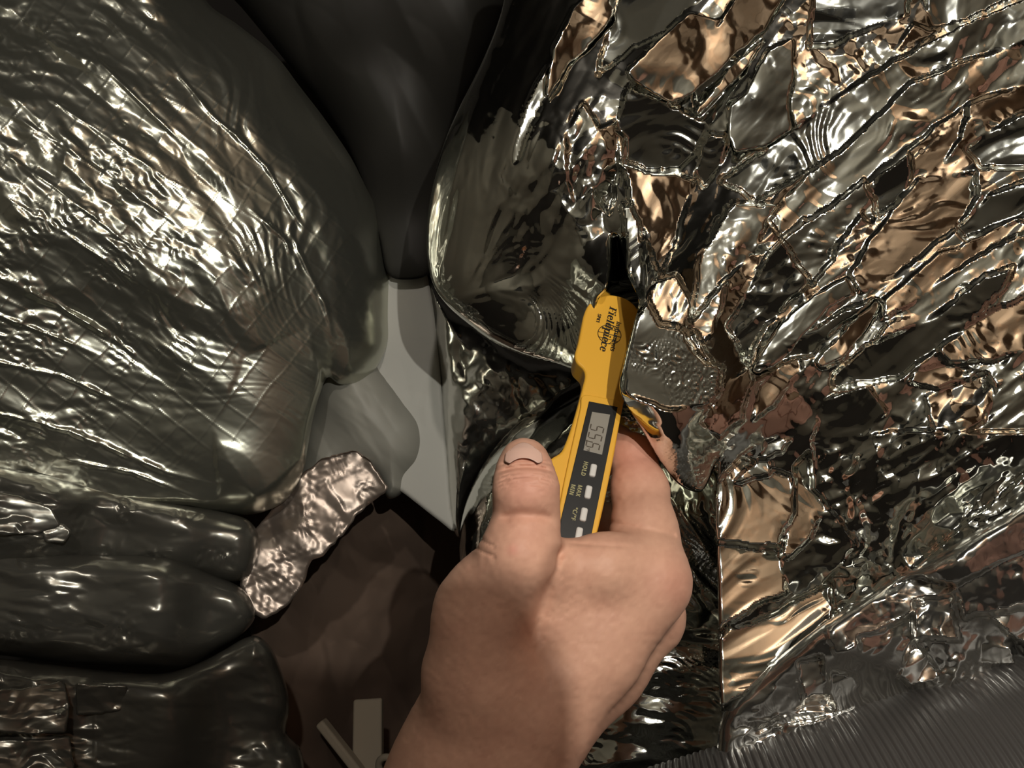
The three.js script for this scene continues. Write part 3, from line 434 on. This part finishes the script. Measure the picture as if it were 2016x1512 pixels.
// ---- lower right: torn lower jacket and ribbed hose
jacket({ name: 'insulated_duct', label: 'foil duct with a bright folded edge, lying between the slit duct and the ribbed hose', material: M.lowerFoil, seed: 131, step: 3, rimWidth: 34, rimDepth: 0.014, calm: 34,
  outline: [[1418, 1420], [1445, 1368], [1500, 1320], [1560, 1272], [1630, 1222], [1700, 1176], [1780, 1130], [1850, 1090], [1960, 1022], [2260, 850], [2260, 1600], [1405, 1600], [1410, 1490]],
  depth: [[1450, 1400, 0.362], [1700, 1230, 0.345], [1950, 1100, 0.322], [1700, 1400, 0.362], [2000, 1300, 0.345]], lie: [[1600, 1300, -36], [1900, 1150, -33]],
  panels: [P(LAMP, 0.8, 0.8, [1620, 1230], [1800, 1130], [1880, 1150], [1760, 1230], [1640, 1290]), P(GREY, 0.9, 0.4, [1570, 1300], [1615, 1290], [1630, 1370], [1580, 1380]), P(BLACK, 0.9, 0.3, [1480, 1440], [1560, 1400], [1640, 1395], [1630, 1320], [1680, 1330], [1700, 1385], [1600, 1420]), P(TAN, 0.9, 0.4, [1690, 1255], [1755, 1245], [1750, 1265], [1700, 1290]), P(TAN, 0.8, 0.6, [1770, 1330], [1800, 1260], [1850, 1320], [1840, 1345], [1790, 1350]), P(BLACK, 0.95, 0.2, [1930, 1260], [1990, 1270], [2000, 1310], [1930, 1310]), P(LAMP, 0.7, 1, [1800, 1180], [1870, 1170], [1890, 1260], [1800, 1260]), P(TAN, 0.8, 0.4, [1950, 1210], [2050, 1190], [2050, 1300], [2000, 1260]), P(GREY, 0.8, 0.5, [1880, 1150], [2050, 1070], [2050, 1180], [1900, 1220])],
  facets: [{ size: 40, long: 2, slope: 0.4, seed: 133, along: 0.7, spread: 30 }, { size: 14, long: 2, slope: 0.32, seed: 134, along: 0.8, spread: 40 }], crumple: [{ T: 24, slope: 0.12, s: 135, iso: true, patch: 60 }] });
{
  const a = at(971, 1895, 0.372), b = at(2611, 1415, 0.328), len = a.distanceTo(b), r = 0.06, pitch = 0.0034, nl = Math.round(len / pitch * 10), nr = 144, pos = [], idx = [];
  for (let i = 0; i <= nl; i++) for (let j = 0; j <= nr; j++) { const s = i / nl * len, t = j / nr * 2 * Math.PI, q = 0.5 + 0.5 * Math.cos(s / pitch * 2 * Math.PI), rr = r - 0.0008 * (1 - q ** 0.6); pos.push(s, rr * Math.cos(t), rr * Math.sin(t)); }
  for (let i = 0; i < nl; i++) for (let j = 0; j < nr; j++) { const k = i * (nr + 1) + j; idx.push(k, k + 1, k + nr + 1, k + 1, k + nr + 2, k + nr + 1); }
  const g = new THREE.BufferGeometry(); g.setAttribute('position', new THREE.Float32BufferAttribute(pos, 3)); g.setIndex(idx); g.computeVertexNormals();
  const h = mesh('ribbed_hose', g, M.hose); h.position.copy(a); h.quaternion.setFromUnitVectors(V3(1, 0, 0), b.clone().sub(a).normalize());
  tag(h, 'dark grey ribbed plastic hose crossing below the folded foil edge', 'hose');
}
{
  const sticks = [[[728, 1376, 0.62], [722, 1640, 0.58], 58], [[632, 1420, 0.60], [745, 1570, 0.585], 18]];
  { const g = new THREE.TorusGeometry(0.0085, 0.0026, 12, 40); const m = mesh('cable_loop', g, M.stick); m.position.copy(at(766, 1511, 0.57)); m.rotation.set(0.2, -0.3, 0); tag(m, 'small pale cable loop at the foot of the upright pale lath', 'cable'); }
  ['upright pale wooden lath in the brown hollow beside the wrist', 'thin slanting lath leaning on the upright pale lath'].forEach((label, k) => {
    const [s, e, w] = sticks[k], a = at(...s), b = at(...e), g = new RoundedBoxGeometry(w * 0.6 / F, a.distanceTo(b), 0.012, 2, 0.002), q = g.attributes.position;
    for (let i = 0; i < q.count; i++) q.setX(i, q.getX(i) + 0.0012 * noise(q.getY(i) * 160, k * 9, 3));
    g.computeVertexNormals(); const m = mesh('wood_lath', g, M.stick); m.position.copy(a).add(b).multiplyScalar(0.5); m.quaternion.setFromUnitVectors(V3(0, 1, 0), a.clone().sub(b).normalize()); tag(m, label, 'lath');
  });
}

// ---------------------------------------------------------------- the thermometer
const font = await new FontLoader().loadAsync('fonts/droid/droid_sans_bold.typeface.json');
const serif = await new FontLoader().loadAsync('fonts/droid/droid_serif_bold.typeface.json');
{
  const p0 = at(1130, 800, 0.345), p1 = at(1230, 815, 0.345), p2 = at(1140, 1060, 0.312), nz = p1.clone().sub(p0).cross(p2.clone().sub(p0)).normalize(); if (nz.z < 0) nz.negate();
  const plane = new THREE.Plane().setFromNormalAndCoplanarPoint(nz, p0);
  const hit = (px, py) => { const d = at(px, py, 1).sub(EYE), t = -plane.distanceToPoint(EYE) / nz.dot(d); return EYE.clone().addScaledVector(d, t); };
  const o = hit(1163, 900), up = hit(1187, 800).sub(hit(1131, 1050)).normalize(), right = up.clone().cross(nz).normalize();
  const loc = (px, py) => { const q = hit(px, py).sub(o); return new THREE.Vector2(q.dot(right), q.dot(up)); };
  const t = group('thermometer', o); t.quaternion.setFromRotationMatrix(new THREE.Matrix4().makeBasis(right, up, nz));
  tag(t, 'yellow digital stick thermometer with a black button panel, gripped between thumb and finger', 'thermometer');
  const plate = (poly, depth, z, bevel, soft = true) => {
    let pts = poly.map(([x, y]) => loc(x, y));
    if (soft) { const c = new THREE.CatmullRomCurve3(pts.map((p) => V3(p.x, p.y, 0)), true, 'centripetal'); pts = c.getPoints(poly.length * 5).slice(0, -1).map((p) => new THREE.Vector2(p.x, p.y)); }
    const g = new THREE.ExtrudeGeometry(new THREE.Shape(pts), { depth, bevelEnabled: bevel > 0, bevelThickness: bevel, bevelSize: bevel, bevelOffset: -bevel, bevelSegments: 3 }); g.translate(0, 0, z); return g;
  };
  mesh('case', plate([[1205, 579], [1180, 583], [1160, 597], [1150, 617], [1144, 645], [1138, 675], [1132, 698], [1135, 711], [1149, 726], [1152, 738], [1148, 757], [1141, 785], [1128, 830], [1114, 870], [1104, 889], [1086, 901], [1074, 913], [1073, 930], [1078, 960], [1084, 1000], [1080, 1040], [1076, 1070], [1086, 1084], [1120, 1090], [1150, 1088], [1166, 1080], [1174, 1056], [1186, 1008], [1198, 951], [1211, 886], [1223, 818], [1234, 770], [1246, 735], [1262, 700], [1267, 650], [1258, 610], [1236, 588]], 0.011, -0.0125, 0.0012), M.yellow, t);
  mesh('bezel', plate([[1147, 781], [1186, 785], [1222, 795], [1222, 815], [1210, 880], [1197, 949], [1183, 1012], [1172, 1056], [1160, 1078], [1110, 1080], [1090, 1070], [1094, 1040], [1105, 975], [1118, 912], [1132, 850], [1142, 805]], 0.0012, -0.0006, 0.0006), M.yellow, t);
  const panel = mesh('panel', plate([[1158.5, 794], [1214.7, 805], [1161, 1066], [1156, 1074], [1100, 1066], [1103, 1026]], 0.0007, 0.001, 0.0002, false), M.black, t);
  const screen = mesh('screen', plate([[1164, 815.5], [1199.5, 821], [1183.5, 899.5], [1147, 890.5]], 0.0003, 0.00185, 0.0001, false), M.lcd, panel);
  // writing: reads down the tool, the tops of the letters to the right
  const word = (name, text, f, px, py, size, mat, parent, z, skew = 0, wide = 1) => {
    const g = new THREE.ExtrudeGeometry(f.generateShapes(text, size), { depth: 0.00012, bevelEnabled: false, curveSegments: 5 }); g.computeBoundingBox();
    const b = g.boundingBox; g.translate(-(b.min.x + b.max.x) / 2, -size * 0.36, 0); g.applyMatrix4(new THREE.Matrix4().set(wide, skew, 0, 0, 0, 1, 0, 0, 0, 0, 1, 0, 0, 0, 0, 1)); g.rotateZ(-Math.PI / 2);
    const c = loc(px, py); g.translate(c.x, c.y, z); return mesh(name, g, mat, parent);
  };
  word('lettering', 'Fieldpiece', serif, 1196, 647, 0.0036, M.print, t, 0.0, 0.2, 1.06);
  word('lettering', 'SPK1', font, 1178, 626, 0.0017, M.print, t, 0.0);
  word('lettering', 'instruments', font, 1211, 662, 0.0022, M.print, t, 0.0, 0.15);
  {                                                             // the globe behind the name
    const c = loc(1200, 658), parts = []; const ring = (rx, ry) => { const s = new THREE.EllipseCurve(0, 0, rx, ry, 0, 2 * Math.PI).getPoints(40).map((p) => V3(p.x, p.y, 0)); parts.push(new THREE.TubeGeometry(new THREE.CatmullRomCurve3(s, false), 60, 0.00016, 4)); };
    ring(0.0056, 0.0056); ring(0.0026, 0.0056); for (const y of [-0.003, 0, 0.003]) { const w = Math.sqrt(0.0056 ** 2 - y * y); parts.push(new THREE.TubeGeometry(new THREE.LineCurve3(V3(-w, y, 0), V3(w, y, 0)), 2, 0.00014, 4)); }
    const g = mergeGeometries(parts.map((p) => p.toNonIndexed())); g.scale(1, 1, 0.4); g.translate(c.x, c.y, 0); mesh('globe_emblem', g, M.print, t);
  }
  word('lettering', 'HOLD', font, 1148.4, 926.4, 0.0019, M.gold, panel, 0.0019);
  word('lettering', 'MAX', font, 1137.6, 970, 0.0018, M.gold, panel, 0.0019);
  word('lettering', 'MIN', font, 1124.5, 967.5, 0.0018, M.gold, panel, 0.0019);
  word('lettering', '\u00b0C/\u00b0F', font, 1128.6, 1015, 0.0018, M.gold, panel, 0.0019);
  // 55.6 in seven segments
  const seg = { 5: 'acdfg', 6: 'acdefg' }, on = [];
  const digit = (ch, cx, cy, w, h, s) => {
    const bar = (x, y, bw, bh) => { const g = new RoundedBoxGeometry(bw, bh, 0.00014, 1, 0.00006); g.translate(x + y * 0.1, y, 0); g.translate(0, 0, 0.0022); g.rotateZ(-Math.PI / 2); const c = loc(cx, cy); g.translate(c.x, c.y, 0); on.push(g.index ? g.toNonIndexed() : g); };
    for (const k of seg[ch]) ({ a: () => bar(0, h / 2, w, s), g: () => bar(0, 0, w * 0.9, s), d: () => bar(0, -h / 2, w, s), b: () => bar(w / 2, h / 4, s, h / 2 - s), f: () => bar(-w / 2, h / 4, s, h / 2 - s), c: () => bar(w / 2, -h / 4, s, h / 2 - s), e: () => bar(-w / 2, -h / 4, s, h / 2 - s) })[k]();
  };
  const hh = 0.0058; digit('5', 1173.5, 848.5, 0.0026, hh, 0.0006); digit('5', 1169.8, 864.5, 0.0026, hh, 0.0006); digit('6', 1165.5, 881.5, 0.0026, hh, 0.0006);
  { const c = loc(1153.5, 872.5), g = new THREE.CircleGeometry(0.00045, 12); g.translate(c.x, c.y, 0.0023); on.push(g.toNonIndexed()); }
  mesh('reading', mergeGeometries(on.map((g) => { g.deleteAttribute('uv'); return g; })), M.segment, screen);
  word('unit_mark', '\u00b0F', font, 1155.5, 890, 0.0013, M.segment, screen, 0.0022);
  for (const [x, y] of [[1165.7, 931], [1156.3, 973.6], [1147.3, 1017.4], [1137.8, 1056]]) { const c = loc(x, y), g = new RoundedBoxGeometry(0.0028, 0.0060, 0.0026, 4, 0.0009); g.rotateZ(0.03); g.translate(c.x, c.y, 0.002); mesh('button', g, M.button, t); }
  { const c = loc(1200, 600), g = new THREE.CylinderGeometry(0.0042, 0.005, 0.02, 24); g.translate(0, 0.010, 0); g.rotateX(-0.6); g.translate(c.x - 0.001, c.y + 0.002, -0.0075); mesh('probe_collar', g, M.yellow, t); const s = new THREE.CylinderGeometry(0.0014, 0.0018, 0.09, 16); s.translate(0, 0.06, 0); s.rotateX(-0.6); s.translate(c.x - 0.001, c.y + 0.002, -0.0075); mesh('probe', s, M.steel, t); }
}

// ---------------------------------------------------------------- the hand
{
  const J = (px, py, d, r) => ({ p: at(px, py, d), r: r * d / F });
  const chains = [                                              // [from, to] tapered capsules; k is how softly each melts into the rest
    { k: 0.010, j: [J(560, 2250, 0.33, 200), J(790, 1790, 0.325, 170), J(935, 1515, 0.318, 148)] },                                                  // forearm
    { k: 0.016, j: [J(935, 1515, 0.318, 148), J(1015, 1370, 0.318, 158)] },
    { k: 0.012, j: [J(970, 1430, 0.314, 120), J(946, 1320, 0.305, 98), J(958, 1205, 0.302, 90), J(1026, 1088, 0.290, 78)] },                           // thumb metacarpal
    { k: 0.005, j: [J(1026, 1088, 0.290, 78), J(1036, 1016, 0.294, 60), J(1036, 962, 0.290, 60), J(1032, 922, 0.294, 50), J(1032, 908, 0.297, 44)] },  // thumb
    { k: 0.012, j: [J(1030, 1420, 0.316, 112), J(1160, 1280, 0.314, 88), J(1276, 1142, 0.318, 80)] },                                                  // index metacarpal
    { k: 0.012, j: [J(1030, 1430, 0.33, 110), J(1170, 1310, 0.335, 86), J(1266, 1212, 0.34, 80)] },                                                    // middle metacarpal
    { k: 0.012, j: [J(1020, 1450, 0.345, 110), J(1130, 1350, 0.36, 84), J(1215, 1270, 0.368, 74)] },
    { k: 0.012, j: [J(1000, 1460, 0.355, 100), J(1080, 1390, 0.378, 78), J(1150, 1320, 0.392, 68)] },
    { k: 0.014, j: [J(1030, 1130, 0.308, 66), J(1110, 1180, 0.318, 84), J(1210, 1170, 0.32, 84)] },                                                    // web
    { k: 0.012, j: [J(1096, 1114, 0.304, 44), J(1190, 1110, 0.306, 44), J(1262, 1120, 0.314, 54)] },
    { k: 0.006, j: [J(1276, 1142, 0.318, 76), J(1270, 1040, 0.33, 60), J(1260, 965, 0.344, 50), J(1246, 900, 0.356, 43)] },                             // index, first bone
    { k: 0.004, j: [J(1246, 900, 0.356, 43), J(1205, 880, 0.372, 44), J(1165, 905, 0.378, 42)] },
    { k: 0.004, j: [J(1165, 905, 0.378, 42), J(1130, 940, 0.375, 38)] },
    { k: 0.006, j: [J(1262, 1210, 0.345, 74), J(1262, 1100, 0.385, 56), J(1250, 1040, 0.40, 54)] },                                                    // middle
    { k: 0.004, j: [J(1250, 1040, 0.40, 52), J(1180, 1040, 0.41, 46), J(1140, 1080, 0.395, 42)] },
    { k: 0.006, j: [J(1210, 1270, 0.37, 70), J(1220, 1170, 0.41, 54), J(1200, 1130, 0.42, 52)] },                                                      // ring
    { k: 0.004, j: [J(1200, 1130, 0.42, 50), J(1130, 1150, 0.42, 44), J(1100, 1190, 0.395, 40)] },
    { k: 0.006, j: [J(1145, 1320, 0.392, 62), J(1160, 1250, 0.425, 46), J(1140, 1215, 0.43, 44)] },                                                    // little finger
    { k: 0.004, j: [J(1140, 1215, 0.43, 42), J(1090, 1230, 0.42, 38), J(1070, 1260, 0.40, 34)] },
  ];
  const bones = []; for (const c of chains) for (let i = 1; i < c.j.length; i++) { const a = c.j[i - 1], b = c.j[i]; bones.push({ ax: a.p.x, ay: a.p.y, az: a.p.z, dx: b.p.x - a.p.x, dy: b.p.y - a.p.y, dz: b.p.z - a.p.z, l2: b.p.distanceToSquared(a.p), ra: a.r, rb: b.r, k: c.k }); }
  const field = (x, y, z) => {
    let d = 1e3;
    for (const b of bones) {
      const px = x - b.ax, py = y - b.ay, pz = z - b.az, t = clamp((px * b.dx + py * b.dy + pz * b.dz) / b.l2, 0, 1), ex = px - b.dx * t, ey = py - b.dy * t, ez = pz - b.dz * t, e = Math.sqrt(ex * ex + ey * ey + ez * ez) - (b.ra + (b.rb - b.ra) * t);
      const h = Math.max(0, b.k - Math.abs(d - e)) / b.k; d = Math.min(d, e) - h * h * b.k * 0.25;
    }
    return d;
  };
  const tip = at(1032, 908, 0.297), ip = at(1034, 950, 0.291), axis = tip.clone().sub(ip).normalize();
  const groove = (x, y, z) => {                                 // skin folds over the thumb joint, tendons and small wrinkles
    const u = (x - EYE.x) / (EYE.z - z) * F + 1008, v = -(y - EYE.y) / (EYE.z - z) * F + 756; let g = 0;
    if (u > 960 && u < 1120 && v > 890 && v < 1080 && z > EYE.z - 0.32) {
      const c = (u - 1036) / 60, bow = 12 * c * c, w = smooth(1.1, 0.5, Math.abs(c));
      for (const [v0, a, s] of [[906, 0.0008, 4], [919, 0.0013, 5.5], [930, 0.0005, 2.6], [938, 0.0008, 3], [946, 0.0005, 2.4], [954, 0.0004, 2.4], [964, 0.0002, 2.4], [1013, 0.0011, 12]]) g += 1.6 * w * a * Math.exp(-(((v - v0 - bow) / s) ** 2));
    }
    if (u > 1000 && u < 1140 && v > 1060 && v < 1340) { const t = clamp((v - 1085) / 215, 0, 1), d = (u - (1100 - 68 * t)) * 0.95; g += 0.0026 * Math.exp(-((d / (15 + 12 * t)) ** 2)) * smooth(1064, 1100, v) * smooth(1335, 1200, v); }
    if (u > 900 && u < 975 && v > 1040 && v < 1100) g += 0.0005 * Math.exp(-(((v - 1062 - (u - 945) * 0.5) / 4) ** 2)) + 0.0005 * Math.exp(-(((v - 1078 - (u - 935) * 0.5) / 4) ** 2));
    if (v > 1050 && v < 1090 && u > 1110 && u < 1260) g += 0.0005 * Math.exp(-(((v - 1072 - 0.06 * (u - 1160)) / 4) ** 2)) * smooth(1110, 1140, u) * smooth(1260, 1220, u);
    if (u > 1200 && u < 1330 && v > 960 && v < 1080) g += 0.0006 * Math.exp(-(((v - 1036 - 0.2 * (u - 1240)) / 6) ** 2)) + 0.0004 * Math.exp(-(((v - 930) / 5) ** 2));
    return g + 0.00012 * noise(u / 9, v / 9, 3) + 0.0005 * noise(u / 60, v / 60, 5);
  };
  const f = (x, y, z) => { const d = field(x, y, z); return Math.abs(d) < 0.006 ? d + groove(x, y, z) : d; };
  // surface nets over two boxes: a fine one for the hand and a coarser one for the forearm out of frame would not join, so one grid serves all
  const nets = (lo, hi, c) => {
    const nx = Math.ceil((hi.x - lo.x) / c) + 1, ny = Math.ceil((hi.y - lo.y) / c) + 1, nzz = Math.ceil((hi.z - lo.z) / c) + 1, v = new Float32Array(nx * ny * nzz), I = (i, j, k) => (k * ny + j) * nx + i;
    const coarse = 4;                                           // skip far cells
    for (let k = 0; k < nzz; k += coarse) for (let j = 0; j < ny; j += coarse) for (let i = 0; i < nx; i += coarse) {
      const d = field(lo.x + (i + 1.5) * c, lo.y + (j + 1.5) * c, lo.z + (k + 1.5) * c), far = Math.abs(d) > c * 5;
      for (let r = k; r < Math.min(nzz, k + coarse); r++) for (let q = j; q < Math.min(ny, j + coarse); q++) for (let p = i; p < Math.min(nx, i + coarse); p++) v[I(p, q, r)] = far ? d : f(lo.x + p * c, lo.y + q * c, lo.z + r * c);
    }
    const id = new Int32Array(nx * ny * nzz).fill(-1), pos = [], idx = [];
    for (let k = 0; k < nzz - 1; k++) for (let j = 0; j < ny - 1; j++) for (let i = 0; i < nx - 1; i++) {
      let n = 0, x = 0, y = 0, z = 0, neg = 0; const val = [];
      for (let q = 0; q < 8; q++) { const w = v[I(i + (q & 1), j + ((q >> 1) & 1), k + (q >> 2))]; val.push(w); if (w < 0) neg++; }
      if (!neg || neg === 8) continue;
      for (let a = 0; a < 8; a++) for (let b = 1; b < 8; b <<= 1) { if (a & b) continue; const e = a | b; if ((val[a] < 0) === (val[e] < 0)) continue; const t = val[a] / (val[a] - val[e]); x += (a & 1) + (b === 1 ? t : 0); y += ((a >> 1) & 1) + (b === 2 ? t : 0); z += (a >> 2) + (b === 4 ? t : 0); n++; }
      id[I(i, j, k)] = pos.length / 3; pos.push(lo.x + (i + x / n) * c, lo.y + (j + y / n) * c, lo.z + (k + z / n) * c);
    }
    for (let k = 1; k < nzz - 1; k++) for (let j = 1; j < ny - 1; j++) for (let i = 1; i < nx - 1; i++) {
      const s = v[I(i, j, k)] < 0;
      const quad = (a, b, c2, d, flip) => { if (a < 0 || b < 0 || c2 < 0 || d < 0) return; if (flip) idx.push(a, b, c2, a, c2, d); else idx.push(a, c2, b, a, d, c2); };
      if (s !== v[I(i + 1, j, k)] < 0) quad(id[I(i, j - 1, k - 1)], id[I(i, j, k - 1)], id[I(i, j, k)], id[I(i, j - 1, k)], s);
      if (s !== v[I(i, j + 1, k)] < 0) quad(id[I(i - 1, j, k - 1)], id[I(i, j, k - 1)], id[I(i, j, k)], id[I(i - 1, j, k)], !s);
      if (s !== v[I(i, j, k + 1)] < 0) quad(id[I(i - 1, j - 1, k)], id[I(i, j - 1, k)], id[I(i, j, k)], id[I(i - 1, j, k)], s);
    }
    const g = new THREE.BufferGeometry(); g.setAttribute('position', new THREE.Float32BufferAttribute(pos, 3)); g.setIndex(idx); return g;
  };
  const lo = V3(1e9, 1e9, 1e9), hi = V3(-1e9, -1e9, -1e9); for (const c of chains) for (const q of c.j) { lo.min(q.p.clone().subScalar(q.r + 0.004)); hi.max(q.p.clone().addScalar(q.r + 0.004)); }
  lo.y = Math.max(lo.y, at(0, 1850, 0.32).y);
  const g = nets(lo, hi, 0.0011), p = g.attributes.position, nrm = new Float32Array(p.count * 3), col = new Float32Array(p.count * 3), e = 0.0006;
  const spots = [[1010, 1083, 11, 0.55], [1034, 955, 55, 0.45], [1250, 900, 50, 0.5], [1330, 1150, 55, 0.3], [1040, 1060, 60, 0.18]];
  for (let i = 0; i < p.count; i++) {
    const x = p.getX(i), y = p.getY(i), z = p.getZ(i); n3.set(f(x + e, y, z) - f(x - e, y, z), f(x, y + e, z) - f(x, y - e, z), f(x, y, z + e) - f(x, y, z - e)).normalize(); nrm.set([n3.x, n3.y, n3.z], i * 3);
    const u = (x - EYE.x) / (EYE.z - z) * F + 1008, v = -(y - EYE.y) / (EYE.z - z) * F + 756; let red = 0; for (const [a, b, s, w] of spots) red += w * Math.exp(-((u - a) ** 2 + (v - b) ** 2) / (s * s));
    const m = 0.05 * noise(u / 50, v / 50, 21) + 0.035 * noise(u / 14, v / 14, 22) + 0.03 * noise(u / 5, v / 5, 23);
    col.set([0.62 * (1 + m), 0.345 * (1 + m * 1.4) * (1 - 0.26 * red), 0.243 * (1 + m * 1.4) * (1 - 0.20 * red)], i * 3);
  }
  g.setAttribute('normal', new THREE.BufferAttribute(nrm, 3)); g.setAttribute('color', new THREE.BufferAttribute(col, 3));
  const base = at(935, 1515, 0.318); g.translate(-base.x, -base.y, -base.z);
  const hand = group('person', base); mesh('hand', g, M.skin, hand);
  // thumb nail: a thin curved plate on the last joint
  const pos = [], idx = [], nu = 26, nv = 20;
  const ray = (px, py) => { let d = 0.25; const q = V3(); for (let s = 0; s < 60; s++) { q.copy(at(px, py, d)); const h = field(q.x, q.y, q.z); d += h * 0.8; if (h < 1e-5) break; } return d; };
  for (let s = 0; s < 2; s++) for (let j = 0; j <= nv; j++) for (let i = 0; i <= nu; i++) {
    const a = i / nu * 2 - 1, b = j / nv, half = 39 * (1 - 0.10 * (1 - b) - 0.5 * Math.max(0, 0.22 - b) ** 2 * 8) * (b > 0.7 ? Math.sqrt(Math.max(0.04, 1 - ((b - 0.7) / 0.33) ** 2 * 0.6)) : 1), px = 1031 + a * half, py = 871 + 31 * b + a * a * (17 * (1 - b) + 11 * b);
    const q = at(px, py, ray(px, py) + (s ? 0.0012 : -0.0004)); pos.push(q.x - base.x, q.y - base.y, q.z - base.z);
  }
  const off = (nu + 1) * (nv + 1); for (let j = 0; j < nv; j++) for (let i = 0; i < nu; i++) { const k = j * (nu + 1) + i; idx.push(k, k + nu + 1, k + 1, k + 1, k + nu + 1, k + nu + 2, off + k, off + k + 1, off + k + nu + 1, off + k + 1, off + k + nu + 2, off + k + nu + 1); }
  for (let i = 0; i < nu; i++) { idx.push(i, i + 1, off + i, i + 1, off + i + 1, off + i); const k = nv * (nu + 1) + i; idx.push(k, off + k, k + 1, k + 1, off + k, off + k + 1); }
  for (let j = 0; j < nv; j++) for (const c of [0, nu]) { const k = j * (nu + 1) + c, m = k + nu + 1; if (c) idx.push(k, m, off + k, m, off + m, off + k); else idx.push(k, off + k, m, m, off + k, off + m); }
  const ng = new THREE.BufferGeometry(); ng.setAttribute('position', new THREE.Float32BufferAttribute(pos, 3)); ng.setIndex(idx); ng.computeVertexNormals(); mesh('thumb_nail', ng, M.nail, hand);
  tag(hand, 'bare right hand and wrist reaching in from below, pinching the yellow thermometer', 'person');
}

// ---------------------------------------------------------------- behind the picture, out of view: phone, head lamp, hanging bulb
{
  const t = group('phone', V3(-0.0065, 1.2275, 0.009)); const w = 0.0825, h = 0.042, r = 0.017, s = new THREE.Shape(); s.moveTo(-w + r, -h); s.lineTo(w - r, -h); s.absarc(w - r, -h + r, r, -Math.PI / 2, 0); s.lineTo(w, h - r); s.absarc(w - r, h - r, r, 0, Math.PI / 2); s.lineTo(-w + r, h); s.absarc(-w + r, h - r, r, Math.PI / 2, Math.PI); s.lineTo(-w, -h + r); s.absarc(-w + r, -h + r, r, Math.PI, 1.5 * Math.PI);  // out of view, placed and rounded to shade the wrist
  mesh('phone_body', new THREE.ExtrudeGeometry(s, { depth: 0.005, bevelEnabled: true, bevelThickness: 0.0015, bevelSize: 0.0015, bevelOffset: -0.0015, bevelSegments: 4, curveSegments: 16 }).translate(0, 0, -0.0025), M.phone, t);
  const l = new THREE.CylinderGeometry(0.006, 0.006, 0.002, 24); l.rotateX(Math.PI / 2); l.translate(0.0065, -0.0275, -0.0045); mesh('camera_ring', new THREE.TorusGeometry(0.007, 0.001, 8, 32).translate(0.0065, -0.0275, -0.0045), M.steel, t);
  tag(t, 'unseen black phone just behind the picture plane, shading the wrist', 'phone');
}
{
  const t = group('unseen_headlamp', HEADLAMP.clone()); t.lookAt(at(1000, 900, 0.4)); 
  const shell = new THREE.LatheGeometry([[0.0, -0.03], [0.018, -0.03], [0.024, -0.018], [0.026, -0.004], [0.024, -0.001], [0.0225, -0.004], [0.02, -0.012], [0.0, -0.0145]].map(([a, b]) => new THREE.Vector2(a, b)), 40); shell.rotateX(Math.PI / 2); mesh('housing', shell, M.phone, t);
  const lens = new THREE.CylinderGeometry(0.02, 0.02, 0.001, 40); lens.rotateX(Math.PI / 2); lens.translate(0, 0, -0.008); mesh('lamp_lens', lens, M.lampGlow, t);
  tag(t, 'unseen small round head lamp lighting the hand and ducts from above the phone', 'lamp');
  const s = new THREE.SpotLight(new THREE.Color(1, 0.96, 0.86), HEAD_POWER, 0, 1.15, 0.5, 2); s.position.copy(HEADLAMP).add(V3(0, 0, -0.006)); s.target.position.copy(at(1000, 800, 0.5)); s.castShadow = true; s.shadow.radius = 0.13; s.shadow.mapSize.set(2048, 2048); scene.add(s, s.target);  // out of view, placed to light the hand and ducts
}
{
  const t = group('unseen_hanging_bulb', BULB.clone());  // out of view, brightens the roof boards and shaded skin
  mesh('bulb', new THREE.LatheGeometry([[0, -0.03], [0.012, -0.027], [0.024, -0.016], [0.03, 0], [0.027, 0.014], [0.018, 0.03], [0.013, 0.045], [0, 0.045]].map(([a, b]) => new THREE.Vector2(a, b)), 32), M.bulbGlow, t);
  mesh('socket', new THREE.LatheGeometry([[0, 0.044], [0.016, 0.044], [0.019, 0.06], [0.019, 0.085], [0.008, 0.1], [0, 0.1]].map(([a, b]) => new THREE.Vector2(a, b)), 24), M.phone, t);
  mesh('cord', new THREE.CylinderGeometry(0.003, 0.003, 0.31, 10).translate(0, 0.25, 0), M.phone, t);
  tag(t, 'unseen bare bulb on a black cord, lighting the roof boards and softening the shadows', 'lamp');
  const s = new THREE.PointLight(new THREE.Color(1, 0.92, 0.82), BULB_POWER, 0, 2); s.position.copy(BULB).add(V3(0, -0.01, 0)); s.castShadow = true; s.shadow.radius = 1.1; scene.add(s);
}

renderer.render(scene, camera);
